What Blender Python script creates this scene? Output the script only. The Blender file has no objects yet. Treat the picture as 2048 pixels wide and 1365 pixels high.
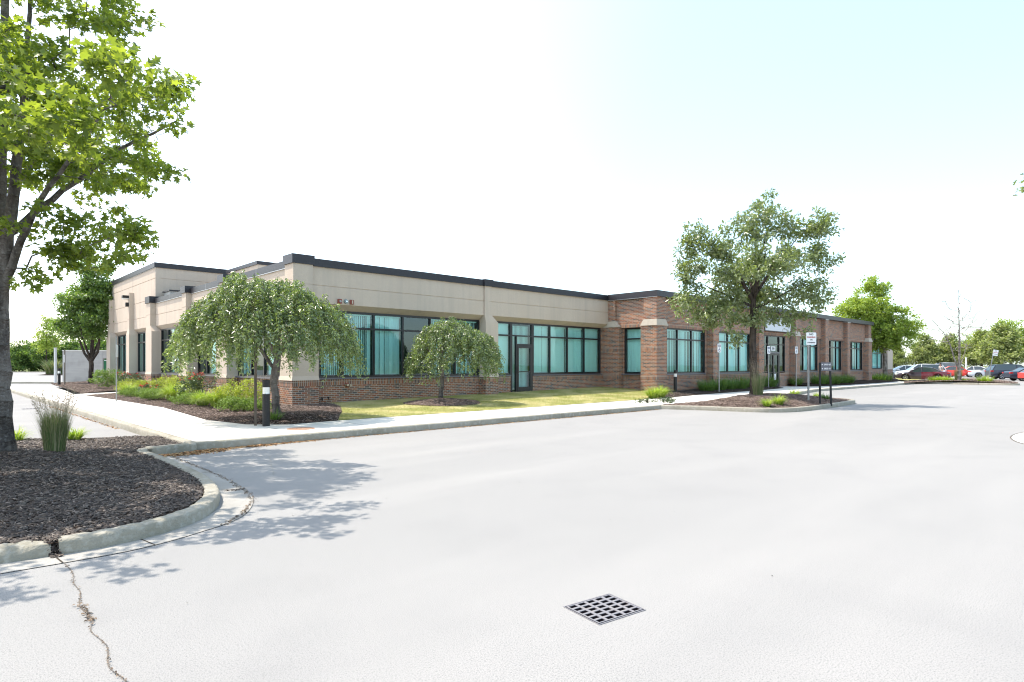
import bpy, math, random
import numpy as np
from mathutils import Vector, Matrix, geometry as mgeo
rng = np.random.default_rng(7); random.seed(7)
S = bpy.context.scene; COL = S.collection
R = math.radians
VIEW = -0.7597           # heading of the street view relative to the building axes
rgt = np.array([.7250, -.6888]); fwd = np.array([.6888, .7250])

# ------------------------------------------------------------------ materials
def mat(name, col, rough=.7, spec=.3, metal=0., noise=None, bump=None, var=None, emit=None):
    m = bpy.data.materials.new(name); m.use_nodes = True
    nt = m.node_tree; b = nt.nodes['Principled BSDF']
    b.inputs['Base Color'].default_value = (*col, 1); b.inputs['Roughness'].default_value = rough
    b.inputs['Specular IOR Level'].default_value = spec; b.inputs['Metallic'].default_value = metal
    tc = nt.nodes.new('ShaderNodeTexCoord'); src = tc.outputs['Object']
    if noise:   # list of (scale, colour, lo, hi)
        prev = None
        for i, (sc, c2, lo, hi) in enumerate(noise):
            n = nt.nodes.new('ShaderNodeTexNoise'); n.inputs['Scale'].default_value = sc if not isinstance(sc, tuple) else 1.0
            n.inputs['Detail'].default_value = 5
            if isinstance(sc, tuple):
                mp = nt.nodes.new('ShaderNodeMapping'); mp.inputs['Scale'].default_value = sc
                nt.links.new(src, mp.inputs['Vector']); nt.links.new(mp.outputs[0], n.inputs['Vector'])
            else: nt.links.new(src, n.inputs['Vector'])
            mr = nt.nodes.new('ShaderNodeMapRange'); mr.inputs['From Min'].default_value = lo; mr.inputs['From Max'].default_value = hi
            nt.links.new(n.outputs['Fac'], mr.inputs['Value'])
            mx = nt.nodes.new('ShaderNodeMix'); mx.data_type = 'RGBA'
            nt.links.new(mr.outputs[0], mx.inputs['Factor'])
            if prev is None: mx.inputs['A'].default_value = (*col, 1)
            else: nt.links.new(prev, mx.inputs['A'])
            mx.inputs['B'].default_value = (*c2, 1); prev = mx.outputs['Result']
        nt.links.new(prev, b.inputs['Base Color'])
    if var:     # colour ramp over random island
        g = nt.nodes.new('ShaderNodeNewGeometry'); cr = nt.nodes.new('ShaderNodeValToRGB')
        el = cr.color_ramp.elements
        while len(el) < len(var): el.new(.5)
        for i, c in enumerate(var):
            el[i].position = i/(len(var)-1); el[i].color = (*c, 1)
        nt.links.new(g.outputs['Random Per Island'], cr.inputs[0]); nt.links.new(cr.outputs[0], b.inputs['Base Color'])
    if bump:
        n = nt.nodes.new('ShaderNodeTexNoise'); n.inputs['Scale'].default_value = bump[0]; n.inputs['Detail'].default_value = 4
        nt.links.new(src, n.inputs['Vector'])
        bp = nt.nodes.new('ShaderNodeBump'); bp.inputs['Strength'].default_value = bump[1]; bp.inputs['Distance'].default_value = bump[2]
        nt.links.new(n.outputs['Fac'], bp.inputs['Height']); nt.links.new(bp.outputs[0], b.inputs['Normal'])
    if emit:
        b.inputs['Emission Color'].default_value = (*col, 1); b.inputs['Emission Strength'].default_value = emit
    return m

def leafmat(name, cols, trans=.35, rough=.45, spec=.4, tcol=None):
    m = mat(name, cols[0], rough, spec, var=cols); nt = m.node_tree
    b = nt.nodes['Principled BSDF']; out = nt.nodes['Material Output']
    cr = [n for n in nt.nodes if n.type == 'VALTORGB'][0]
    tr = nt.nodes.new('ShaderNodeBsdfTranslucent')
    mu = nt.nodes.new('ShaderNodeMix'); mu.data_type = 'RGBA'; mu.blend_type = 'MULTIPLY'; mu.inputs['Factor'].default_value = 1
    nt.links.new(cr.outputs[0], mu.inputs['A']); mu.inputs['B'].default_value = (*(tcol or (2.2, 2.4, .9)), 1)
    nt.links.new(mu.outputs['Result'], tr.inputs['Color'])
    ms = nt.nodes.new('ShaderNodeMixShader'); ms.inputs[0].default_value = trans
    nt.links.new(b.outputs[0], ms.inputs[1]); nt.links.new(tr.outputs[0], ms.inputs[2]); nt.links.new(ms.outputs[0], out.inputs['Surface'])
    return m

def brickmat(name, soldier=False):
    m = mat(name, (.3, .14, .1), .85, .2); nt = m.node_tree; b = nt.nodes['Principled BSDF']
    uv = nt.nodes.new('ShaderNodeUVMap'); src = uv.outputs[0]
    if soldier:
        mp = nt.nodes.new('ShaderNodeMapping'); mp.inputs['Rotation'].default_value = (0, 0, R(90))
        nt.links.new(src, mp.inputs['Vector']); src = mp.outputs[0]
    def bt(c1, c2, cm, bias):
        t = nt.nodes.new('ShaderNodeTexBrick'); t.inputs['Scale'].default_value = 1
        t.inputs['Brick Width'].default_value = .203; t.inputs['Row Height'].default_value = .0677
        t.inputs['Mortar Size'].default_value = .0065; t.inputs['Mortar Smooth'].default_value = .2
        t.inputs['Bias'].default_value = bias
        t.inputs['Color1'].default_value = (*c1, 1); t.inputs['Color2'].default_value = (*c2, 1); t.inputs['Mortar'].default_value = (*cm, 1)
        if soldier: t.offset = 0
        nt.links.new(src, t.inputs['Vector']); return t
    t = bt((.33, .135, .075), (.19, .105, .075), (.52, .47, .40), 0)
    # every brick gets its own colour out of a palette (same layout as the coursing above)
    def mth(op, a, b_=None):
        q = nt.nodes.new('ShaderNodeMath'); q.operation = op
        for k_, v_ in enumerate((a, b_)):
            if v_ is None: continue
            if isinstance(v_, (int, float)): q.inputs[k_].default_value = v_
            else: nt.links.new(v_, q.inputs[k_])
        return q.outputs[0]
    sx = nt.nodes.new('ShaderNodeSeparateXYZ'); nt.links.new(src, sx.inputs[0])
    row = mth('FLOOR', mth('DIVIDE', sx.outputs[1], .0677))
    off = 0. if soldier else mth('MULTIPLY', mth('SUBTRACT', 1., mth('FLOORED_MODULO', row, 2.)), .1015)
    bn = mth('FLOOR', mth('DIVIDE', mth('ADD', sx.outputs[0], off), .203))
    cx = nt.nodes.new('ShaderNodeCombineXYZ'); nt.links.new(row, cx.inputs[0]); nt.links.new(bn, cx.inputs[1])
    wn = nt.nodes.new('ShaderNodeTexWhiteNoise'); nt.links.new(cx.outputs[0], wn.inputs['Vector'])
    pal = nt.nodes.new('ShaderNodeValToRGB'); pal.color_ramp.interpolation = 'CONSTANT'
    PC = [(.24, .115, .07), (.30, .13, .07), (.17, .10, .075), (.21, .12, .085), (.34, .16, .09), (.27, .10, .06), (.115, .09, .08)]
    while len(pal.color_ramp.elements) < len(PC): pal.color_ramp.elements.new(.5)
    for k_, (e_, c_) in enumerate(zip(pal.color_ramp.elements, PC)): e_.position = [0, .18, .36, .52, .66, .78, .87][k_]; e_.color = (*c_, 1)
    nt.links.new(wn.outputs['Value'], pal.inputs[0])
    mx = nt.nodes.new('ShaderNodeMix'); mx.data_type = 'RGBA'; nt.links.new(t.outputs['Fac'], mx.inputs['Factor'])
    nt.links.new(pal.outputs[0], mx.inputs['A']); mx.inputs['B'].default_value = (.50, .455, .39, 1)
    n = nt.nodes.new('ShaderNodeTexNoise'); n.inputs['Scale'].default_value = 1.4; n.inputs['Detail'].default_value = 6
    nt.links.new(src, n.inputs['Vector'])
    mr = nt.nodes.new('ShaderNodeMapRange'); mr.inputs['To Min'].default_value = .8; mr.inputs['To Max'].default_value = 1.2
    nt.links.new(n.outputs['Fac'], mr.inputs['Value'])
    mu = nt.nodes.new('ShaderNodeMix'); mu.data_type = 'RGBA'; mu.blend_type = 'MULTIPLY'; mu.inputs['Factor'].default_value = 1
    nt.links.new(mx.outputs['Result'], mu.inputs['A']); nt.links.new(mr.outputs[0], mu.inputs['B'])
    nt.links.new(mu.outputs['Result'], b.inputs['Base Color'])
    bp = nt.nodes.new('ShaderNodeBump'); bp.inputs['Strength'].default_value = .25; bp.inputs['Distance'].default_value = .003
    inv = nt.nodes.new('ShaderNodeMath'); inv.operation = 'SUBTRACT'; inv.inputs[0].default_value = 1
    nt.links.new(t.outputs['Fac'], inv.inputs[1]); nt.links.new(inv.outputs[0], bp.inputs['Height']); nt.links.new(bp.outputs[0], b.inputs['Normal'])
    return m

def glassmat(name, tint, gloss=.10):
    m = bpy.data.materials.new(name); m.use_nodes = True; nt = m.node_tree; nt.nodes.remove(nt.nodes['Principled BSDF'])
    out = nt.nodes['Material Output']
    t = nt.nodes.new('ShaderNodeBsdfTransparent'); t.inputs[0].default_value = (*tint, 1)
    g = nt.nodes.new('ShaderNodeBsdfGlossy'); g.inputs['Roughness'].default_value = .015; g.inputs['Color'].default_value = (.8, .95, 1, 1)
    lw = nt.nodes.new('ShaderNodeLayerWeight'); lw.inputs[0].default_value = .33
    mr = nt.nodes.new('ShaderNodeMapRange'); mr.inputs['To Min'].default_value = gloss; mr.inputs['To Max'].default_value = .8
    nt.links.new(lw.outputs['Fresnel'], mr.inputs['Value'])
    tc = nt.nodes.new('ShaderNodeTexCoord'); n = nt.nodes.new('ShaderNodeTexNoise'); n.inputs['Scale'].default_value = .8
    nt.links.new(tc.outputs['Object'], n.inputs['Vector'])
    bp = nt.nodes.new('ShaderNodeBump'); bp.inputs['Strength'].default_value = .12; bp.inputs['Distance'].default_value = .02
    nt.links.new(n.outputs['Fac'], bp.inputs['Height']); nt.links.new(bp.outputs[0], g.inputs['Normal'])
    ms = nt.nodes.new('ShaderNodeMixShader'); nt.links.new(mr.outputs[0], ms.inputs[0])
    nt.links.new(t.outputs[0], ms.inputs[1]); nt.links.new(g.outputs[0], ms.inputs[2]); nt.links.new(ms.outputs[0], out.inputs['Surface'])
    return m

M = {}
M['stucco'] = mat('stucco', (.535, .445, .362), .92, .15, noise=[(1.1, (.57, .48, .395), .35, .7), ((3, 3, .18), (.43, .37, .312), .5, .8), (30, (.50, .415, .34), .4, .8)], bump=(260, .35, .004))
M['brick'] = brickmat('brick'); M['soldier'] = brickmat('soldier_brick', True)
M['stone'] = mat('cast_stone', (.50, .45, .38), .85, .2, noise=[(6, (.42, .37, .31), .4, .8)], bump=(80, .3, .004))
M['coping'] = mat('bronze_metal', (.020, .018, .022), .42, .45, noise=[((.4, .4, 3), (.027, .024, .03), .4, .7)])
M['flash'] = mat('flashing', (.45, .45, .46), .4, .5, .6)
M['frame'] = mat('window_frame', (.014, .013, .015), .35, .5)
M['sill'] = mat('sill_metal', (.11, .105, .12), .4, .6)
M['glass'] = glassmat('teal_glass', (.65, .93, .915), .06)
M['blind'] = mat('blind_fabric', (.88, .92, .90), .8, .1)
M['dark'] = mat('interior_dark', (.05, .06, .06), .9, .1)
M['roof'] = mat('roof_membrane', (.45, .44, .42), .9, .1)
M['asphalt'] = mat('old_asphalt', (.268, .263, .255), .9, .2, noise=[(.12, (.29, .283, .273), .35, .65), (.9, (.25, .246, .24), .5, .8), ((.1, .6, 1), (.315, .306, .294), .5, .75), ((.5, .12, 1), (.262, .257, .25), .58, .74), (105, (.165, .164, .165), .49, .70), (190, (.46, .45, .44), .60, .8)], bump=(170, .6, .006))
M['concrete'] = mat('pale_concrete', (.66, .63, .575), .9, .2, noise=[(.7, (.60, .57, .52), .4, .75), (40, (.56, .53, .48), .5, .8)], bump=(120, .3, .004))
M['kerb'] = mat('kerb_concrete', (.33, .305, .25), .9, .2, noise=[(1.6, (.25, .23, .18), .4, .7), (14, (.40, .38, .33), .5, .75), (70, (.22, .21, .19), .55, .8)], bump=(45, .8, .015))
M['gutter'] = mat('gutter_concrete', (.36, .345, .32), .9, .2, noise=[(2.5, (.29, .275, .25), .4, .75), (60, (.25, .24, .22), .5, .8)], bump=(90, .5, .006))
M['joint'] = mat('joint_dirt', (.06, .05, .04), .95, .1)
M['soil'] = mat('mulch_soil', (.035, .025, .02), .95, .1, noise=[(60, (.085, .06, .045), .45, .7), (25, (.02, .015, .012), .5, .8)], bump=(45, 1, .03))
M['chip'] = mat('mulch_chips', (.05, .03, .02), .6, .4, var=[(.015, .011, .009), (.038, .027, .022), (.06, .043, .034), (.085, .063, .05), (.03, .022, .018), (.23, .185, .15)])
M['chipfar'] = mat('mulch_chips_weathered', (.05, .03, .02), .8, .3, var=[(.055, .038, .032), (.13, .09, .075), (.20, .145, .12), (.08, .056, .046), (.34, .27, .23)])
M['litter'] = mat('leaf_litter', (.3, .15, .06), .85, .2, var=[(.22, .10, .04), (.42, .25, .12), (.5, .36, .2), (.30, .15, .07), (.12, .06, .03)])
M['crackbits'] = mat('dry_debris', (.2, .14, .09), .85, .2, var=[(.16, .11, .07), (.28, .21, .15), (.09, .065, .05), (.36, .30, .24), (.05, .04, .035)])
M['crackfill'] = mat('crack_fill', (.16, .14, .12), .95, .1)
M['lawnbase'] = mat('lawn_ground', (.26, .27, .09), .95, .1, noise=[(.9, (.47, .42, .21), .42, .62), (9, (.22, .23, .08), .5, .8)], bump=(60, .8, .02))
M['grass'] = leafmat('grass_blades', [(.20, .24, .06), (.30, .30, .10), (.40, .36, .16), (.46, .40, .20), (.15, .20, .05)], .3, .6, .2, (1.6, 1.6, .9))
def grasspatch():
    m = M['grass']; nt = m.node_tree; b = nt.nodes['Principled BSDF']; cr = [n for n in nt.nodes if n.type == 'VALTORGB'][0]
    tc = nt.nodes.new('ShaderNodeTexCoord'); n = nt.nodes.new('ShaderNodeTexNoise'); n.inputs['Scale'].default_value = .9; n.inputs['Detail'].default_value = 6; nt.links.new(tc.outputs['Object'], n.inputs['Vector'])
    mr = nt.nodes.new('ShaderNodeMapRange'); mr.inputs['From Min'].default_value = .42; mr.inputs['From Max'].default_value = .62; nt.links.new(n.outputs['Fac'], mr.inputs['Value'])
    mx = nt.nodes.new('ShaderNodeMix'); mx.data_type = 'RGBA'; nt.links.new(mr.outputs[0], mx.inputs['Factor']); nt.links.new(cr.outputs[0], mx.inputs['A']); mx.inputs['B'].default_value = (.52, .46, .25, 1)
    nt.links.new(mx.outputs['Result'], b.inputs['Base Color'])
grasspatch()
M['bark'] = mat('grey_bark', (.20, .18, .165), .95, .15, noise=[((9, 9, 1.4), (.095, .085, .08), .42, .62), (22, (.30, .28, .265), .55, .8)], bump=(28, 1, .03))
M['barkdark'] = mat('dark_bark', (.10, .082, .07), .95, .15, noise=[((14, 14, 2), (.04, .033, .03), .42, .62)], bump=(34, 1, .02))
M['barkpale'] = mat('pale_bark', (.34, .31, .28), .9, .15, noise=[((8, 8, 2), (.16, .14, .12), .45, .65)])
M['maple'] = leafmat('maple_leaves', [(.085, .125, .03), (.13, .18, .04), (.19, .24, .055), (.10, .15, .035)], .45, .42, .4, (2.6, 2.5, .8))
M['lmaple'] = leafmat('light_maple_leaves', [(.16, .24, .045), (.23, .32, .06), (.32, .40, .09)], .38, .5, .3, (1.9, 1.8, .8))
M['oak'] = leafmat('oak_leaves', [(.105, .14, .058), (.15, .185, .075), (.235, .275, .115), (.12, .155, .068)], .25, .30, 1.)
M['weep'] = leafmat('weeping_leaves', [(.10, .14, .055), (.15, .20, .08), (.24, .29, .13), (.115, .16, .065)], .28, .30, 1.)
M['pear'] = leafmat('dense_leaves', [(.08, .135, .04), (.12, .185, .05), (.19, .26, .07)], .3, .38, .5)
M['linden'] = leafmat('linden_leaves', [(.13, .17, .06), (.22, .26, .10), (.32, .34, .15), (.08, .12, .04)], .25, .6, .25)
M['far'] = leafmat('distant_leaves', [(.07, .13, .04), (.11, .18, .05), (.17, .24, .065), (.05, .09, .045)], .25, .6, .2)
M['daylily'] = leafmat('daylily_blades', [(.17, .26, .04), (.24, .34, .05), (.32, .40, .07), (.40, .43, .14)], .3, .4, .4, (1.8, 1.9, .7))
M['liriope'] = leafmat('dark_blades', [(.06, .12, .03), (.10, .17, .045), (.15, .22, .06)], .25, .4, .4)
M['ograss'] = leafmat('ornamental_grass', [(.10, .15, .05), (.15, .20, .075), (.21, .24, .11), (.38, .34, .22)], .25, .5, .3, (1.5, 1.5, 1))
M['seed'] = leafmat('seed_heads', [(.26, .21, .15), (.36, .30, .22), (.44, .38, .28)], .2, .7, .2, (1.3, 1.2, 1))
M['juniper'] = leafmat('juniper_sprays', [(.09, .15, .035), (.15, .23, .05), (.23, .31, .07)], .15, .6, .2)
M['gold'] = leafmat('golden_shrub_leaves', [(.28, .34, .05), (.40, .43, .07), (.20, .28, .04), (.46, .45, .09)], .3, .5, .3, (1.4, 1.5, .7))
M['rose'] = leafmat('rose_leaves', [(.04, .075, .03), (.07, .11, .04), (.05, .06, .035)], .2, .35, .6)
M['petal'] = mat('red_petals', (.55, .03, .025), .6, .3, var=[(.50, .02, .02), (.65, .06, .04), (.42, .02, .03)])
M['black'] = mat('black_paint', (.012, .012, .013), .5, .4, noise=[(30, (.03, .03, .03), .55, .8)])
M['lens'] = mat('lamp_lens', (.75, .75, .72), .25, .6)
M['chrome'] = mat('reflector_metal', (.75, .75, .78), .2, .6, 1.)
M['galv'] = mat('galvanised_steel', (.32, .32, .31), .55, .5, .5, noise=[(20, (.22, .22, .21), .5, .8)])
M['brownpost'] = mat('weathered_post', (.13, .105, .085), .85, .2, noise=[((20, 20, 2), (.08, .065, .05), .4, .7)])
M['white'] = mat('white_enamel', (.80, .80, .80), .45, .4)
M['panel'] = mat('pale_grey_panel', (.60, .61, .63), .5, .3)
M['ink'] = mat('sign_black_ink', (.02, .02, .025), .5, .3)
M['red'] = mat('sign_red_ink', (.42, .03, .03), .5, .3)
M['blue'] = mat('sign_dark_blue_ink', (.02, .05, .16), .5, .3)
M['signgrey'] = mat('dark_grey_sign_face', (.13, .13, .15), .5, .4)
M['iron'] = mat('cast_iron', (.20, .195, .21), .65, .3, .2, noise=[(25, (.26, .24, .235), .45, .75), (9, (.17, .13, .11), .58, .8)], bump=(120, .4, .004))
M['rust'] = mat('rusted_iron', (.42, .27, .19), .85, .2, noise=[(12, (.30, .17, .11), .45, .7)])
M['void'] = mat('drain_darkness', (.004, .004, .005), 1, 0)
M['block'] = mat('painted_block', (.37, .355, .34), .9, .15, noise=[((.7, .7, 9), (.41, .39, .37), .4, .7), (1.5, (.30, .285, .27), .5, .8)])
M['greendoor'] = mat('green_gate', (.02, .12, .05), .6, .3)
M['rubber'] = mat('tyre_rubber', (.015, .015, .016), .85, .2)
M['rim'] = mat('alloy_rim', (.55, .55, .56), .35, .5, .8)
M['darkrim'] = mat('dark_rim', (.05, .05, .055), .35, .5, .6)
M['carglass'] = mat('car_glass', (.03, .045, .05), .06, .9)
M['taillight'] = mat('tail_light', (.45, .02, .02), .25, .6)
M['headlight'] = mat('head_light', (.75, .78, .8), .12, .8)
for n, c in dict(white=(.78, .78, .78), silver=(.42, .45, .50), plum=(.045, .032, .045), maroon=(.12, .012, .022), red=(.62, .035, .02), black=(.012, .014, .03), navy=(.02, .026, .045), grey=(.12, .13, .13)).items():
    M['car_'+n] = mat('car_paint_'+n, c, .22, .7)
M['skin'] = mat('skin', (.48, .28, .20), .6, .3)
M['hair'] = mat('dark_hair', (.02, .015, .012), .6, .3)
M['shirt'] = mat('plaid_shirt', (.52, .50, .50), .85, .1, noise=[((22, 22, 3), (.25, .24, .27), .5, .58), ((3, 3, 22), (.62, .60, .60), .5, .58)])
M['trousers'] = mat('black_trousers', (.012, .012, .014), .85, .1)
M['alarmred'] = mat('alarm_red', (.24, .06, .04), .5, .4)
M['belltone'] = mat('bell_grey', (.22, .27, .27), .45, .5, .5)
M['brass'] = mat('worn_brass', (.42, .36, .28), .4, .5, .8)
M['farfield'] = mat('far_ground', (.10, .13, .04), .95, .1, noise=[(.05, (.15, .16, .06), .4, .7)])

# ------------------------------------------------------------------ helpers
def tag(o, label=None, cat=None, group=None, kind=None):
    if label: o['label'] = label
    if cat: o['category'] = cat
    if group: o['group'] = group
    if kind: o['kind'] = kind
    return o
def empty(name, loc, rz=0, label=None, cat=None, group=None):
    o = bpy.data.objects.new(name, None); o.empty_display_size = .2; COL.objects.link(o)
    o.location = loc; o.rotation_euler = (0, 0, rz); return tag(o, label, cat, group)
def link(name, me, parent=None, loc=None, rz=0):
    o = bpy.data.objects.new(name, me); COL.objects.link(o)
    if parent: o.parent = parent
    if loc is not None: o.location = loc
    if rz: o.rotation_euler = (0, 0, rz)
    return o
def npmesh(name, V, loops, starts, mats, smooth=False, midx=None):
    me = bpy.data.meshes.new(name); V = np.asarray(V, dtype=np.float32)
    me.vertices.add(len(V)); me.vertices.foreach_set('co', V.ravel())
    me.loops.add(len(loops)); me.loops.foreach_set('vertex_index', np.asarray(loops, dtype=np.int32))
    me.polygons.add(len(starts)); me.polygons.foreach_set('loop_start', np.asarray(starts, dtype=np.int32))
    if midx is not None: me.polygons.foreach_set('material_index', np.asarray(midx, dtype=np.int32))
    if smooth: me.polygons.foreach_set('use_smooth', np.ones(len(starts), dtype=bool))
    for m in (mats if isinstance(mats, (list, tuple)) else [mats]): me.materials.append(M[m])
    me.update(calc_edges=True); me.validate(); return me

class MB:
    def __init__(s): s.v = []; s.f = []; s.m = []; s.mats = []
    def mi(s, m):
        if m not in s.mats: s.mats.append(m)
        return s.mats.index(m)
    def face(s, pts, m):
        n = len(s.v); s.v += [tuple(p) for p in pts]; s.f.append(tuple(range(n, n+len(pts)))); s.m.append(s.mi(m))
    def prism(s, poly, axis, a0, a1, m, caps=True):
        """poly in the plane across axis ('x': (y,z), 'y': (x,z), 'z': (x,y)), extruded from a0 to a1"""
        def P(p, a): return (a, p[0], p[1]) if axis == 'x' else ((p[0], a, p[1]) if axis == 'y' else (p[0], p[1], a))
        ar = sum(poly[i][0]*poly[(i+1) % len(poly)][1]-poly[(i+1) % len(poly)][0]*poly[i][1] for i in range(len(poly)))
        pl = poly if ar > 0 else poly[::-1]
        flip = axis == 'y'
        k = len(pl)
        for i in range(k):
            q = [P(pl[i], a0), P(pl[(i+1) % k], a0), P(pl[(i+1) % k], a1), P(pl[i], a1)]
            s.face(q[::-1] if flip else q, m)
        if caps:
            c0 = [P(p, a0) for p in pl][::-1]; c1 = [P(p, a1) for p in pl]
            s.face(c0[::-1] if flip else c0, m); s.face(c1[::-1] if flip else c1, m)
    def box(s, x0, x1, y0, y1, z0, z1, m): s.prism([(x0, y0), (x1, y0), (x1, y1), (x0, y1)], 'z', z0, z1, m)
    def hexa(s, b, t, z0, z1, m):   # b,t = (x0,x1,y0,y1)
        B = [(b[0], b[2], z0), (b[1], b[2], z0), (b[1], b[3], z0), (b[0], b[3], z0)]
        T = [(t[0], t[2], z1), (t[1], t[2], z1), (t[1], t[3], z1), (t[0], t[3], z1)]
        s.face(B[::-1], m); s.face(T, m)
        for i in range(4): j = (i+1) % 4; s.face([B[i], B[j], T[j], T[i]], m)
    def cyl(s, c, r, z0, z1, m, n=16, r2=None, axis='z', caps=True):
        r2 = r if r2 is None else r2
        def P(a, rr, z):
            x, y = rr*math.cos(a), rr*math.sin(a)
            if axis == 'z': return (c[0]+x, c[1]+y, z)
            if axis == 'y': return (c[0]+x, z, c[1]+y)
            return (z, c[0]+x, c[1]+y)
        an = [2*math.pi*i/n for i in range(n)]
        if axis == 'y': an = an[::-1]
        for i in range(n):
            a, b2 = an[i], an[(i+1) % n]; s.face([P(a, r, z0), P(b2, r, z0), P(b2, r2, z1), P(a, r2, z1)], m)
        if caps:
            s.face([P(a, r, z0) for a in an][::-1], m); s.face([P(a, r2, z1) for a in an], m)
    def tube(s, p, q, r, m, n=6, r2=None):
        p = Vector(p); q = Vector(q); d = (q-p).normalized(); a = d.orthogonal().normalized(); b = d.cross(a); r2 = r if r2 is None else r2
        A = [p+(a*math.cos(t)+b*math.sin(t))*r for t in [2*math.pi*i/n for i in range(n)]]
        B = [q+(a*math.cos(t)+b*math.sin(t))*r2 for t in [2*math.pi*i/n for i in range(n)]]
        for i in range(n): j = (i+1) % n; s.face([A[i], A[j], B[j], B[i]], m)
        s.face(A[::-1], m); s.face(B, m)
    def build(s, name, parent=None, loc=None, rz=0, bevel=0, smooth=False):
        me = bpy.data.meshes.new(name); me.from_pydata(s.v, [], s.f)
        for m in s.mats: me.materials.append(M[m])
        me.polygons.foreach_set('material_index', s.m)
        uvl = me.uv_layers.new(name='UVMap'); me.update()
        uv = np.zeros((len(me.loops), 2), dtype=np.float32)
        for p in me.polygons:
            n = p.normal; ax = max(range(3), key=lambda i: abs(n[i]))
            for li in p.loop_indices:
                c = me.vertices[me.loops[li].vertex_index].co
                uv[li] = (c.y, c.z) if ax == 0 else ((c.x, c.z) if ax == 1 else (c.x, c.y))
        uvl.data.foreach_set('uv', uv.ravel())
        if smooth:
            import bmesh
            bm = bmesh.new(); bm.from_mesh(me); bmesh.ops.remove_doubles(bm, verts=bm.verts, dist=1e-5); bm.to_mesh(me); bm.free()
            me.polygons.foreach_set('use_smooth', [True]*len(me.polygons)); me.set_sharp_from_angle(angle=R(40))
        o = link(name, me, parent, loc, rz)
        if bevel:
            b = o.modifiers.new('b', 'BEVEL'); b.width = bevel; b.segments = 2; b.limit_method = 'ANGLE'
        return o

def textmesh(txt, size, m, bold=0.):
    c = bpy.data.curves.new('t', 'FONT'); c.body = txt; c.size = size; c.align_x = 'CENTER'; c.align_y = 'CENTER'; c.offset = bold; c.extrude = .002
    c.resolution_u = 2
    o = bpy.data.objects.new('t', c); COL.objects.link(o); bpy.context.view_layer.update()
    me = bpy.data.meshes.new_from_object(o.evaluated_get(bpy.context.evaluated_depsgraph_get()))
    COL.objects.unlink(o); bpy.data.objects.remove(o); me.materials.clear(); me.materials.append(M[m]); return me

def smoothpoly(pts, k=6, closed=False):
    """Catmull-Rom through the points"""
    P = [np.array(p, float) for p in pts]; out = []
    n = len(P)
    for i in range(n-1):
        a = P[max(i-1, 0)]; b = P[i]; c = P[i+1]; d = P[min(i+2, n-1)]
        for j in range(k):
            t = j/k; out.append(.5*((2*b)+(-a+c)*t+(2*a-5*b+4*c-d)*t*t+(-a+3*b-3*c+d)*t**3))
    out.append(P[-1]); return [tuple(p) for p in out]

def sheet(name, poly, zf, m, step=None, kind='structure', label=None, thick=0):
    """ground sheet over a polygon, following a height function"""
    pts = [Vector((p[0], p[1])) for p in poly]; nb = len(pts)
    if step:
        xs = [p[0] for p in poly]; ys = [p[1] for p in poly]
        A = np.array(poly)
        for x in np.arange(min(xs)+step/2, max(xs), step):
            for y in np.arange(min(ys)+step/2, max(ys), step):
                if inside(A, x, y): pts.append(Vector((x+random.uniform(-.2, .2)*step, y+random.uniform(-.2, .2)*step)))
    edges = [(i, (i+1) % nb) for i in range(nb)]
    r = mgeo.delaunay_2d_cdt(pts, edges, [list(range(nb))] if False else [], 1, 1e-4)
    vs = [(p.x, p.y, zf(p.x, p.y)) for p in r[0]]
    me = bpy.data.meshes.new(name); fs = []
    for f in r[2]:
        a, b, c = [vs[i] for i in f[:3]]
        fs.append(f if (b[0]-a[0])*(c[1]-a[1])-(b[1]-a[1])*(c[0]-a[0]) > 0 else f[::-1])
    me.from_pydata(vs, [], fs); me.materials.append(M[m]); me.update()
    me.polygons.foreach_set('use_smooth', [True]*len(me.polygons))
    o = link(name, me); tag(o, label, None, None, kind); return o
def inside(A, x, y):
    c = False; n = len(A); j = n-1
    for i in range(n):
        if (A[i][1] > y) != (A[j][1] > y) and x < (A[j][0]-A[i][0])*(y-A[i][1])/(A[j][1]-A[i][1])+A[i][0]: c = not c
        j = i
    return c
def inside_np(A, X, Y):
    c = np.zeros(len(X), bool); n = len(A); j = n-1
    for i in range(n):
        xi, yi = A[i]; xj, yj = A[j]
        if yi != yj:
            t = ((yi > Y) != (yj > Y)) & (X < (xj-xi)*(Y-yi)/(yj-yi)+xi); c ^= t
        j = i
    return c

def sweep(path, prof, m, name, closed=False, jitter=0, seed=0):
    """prof = [(offset to the left of the path, z)], swept along a 2-D path"""
    P = np.array(path, float); n = len(P); r = np.random.default_rng(seed)
    T = np.zeros_like(P); T[1:-1] = P[2:]-P[:-2]; T[0] = P[1]-P[0]; T[-1] = P[-1]-P[-2]
    T /= np.linalg.norm(T, axis=1)[:, None]; N = np.stack([-T[:, 1], T[:, 0]], 1)
    k = len(prof); V = []
    for i in range(n):
        for (o, z) in prof:
            j = r.normal(0, jitter, 2) if jitter else (0, 0)
            V.append((P[i][0]+N[i][0]*(o+j[0]), P[i][1]+N[i][1]*(o+j[0]), z+j[1]))
    F = []
    for i in range(n-1):
        for a in range(k-1):
            F.append((i*k+a, (i+1)*k+a, (i+1)*k+a+1, i*k+a+1))
    F.append(tuple(range(k))); F.append(tuple(range((n-1)*k, n*k))[::-1])
    me = bpy.data.meshes.new(name); me.from_pydata(V, [], F); me.materials.append(M[m]); me.update()
    me.polygons.foreach_set('use_smooth', [True]*len(me.polygons)); me.set_sharp_from_angle(angle=R(50))
    return me
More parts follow.
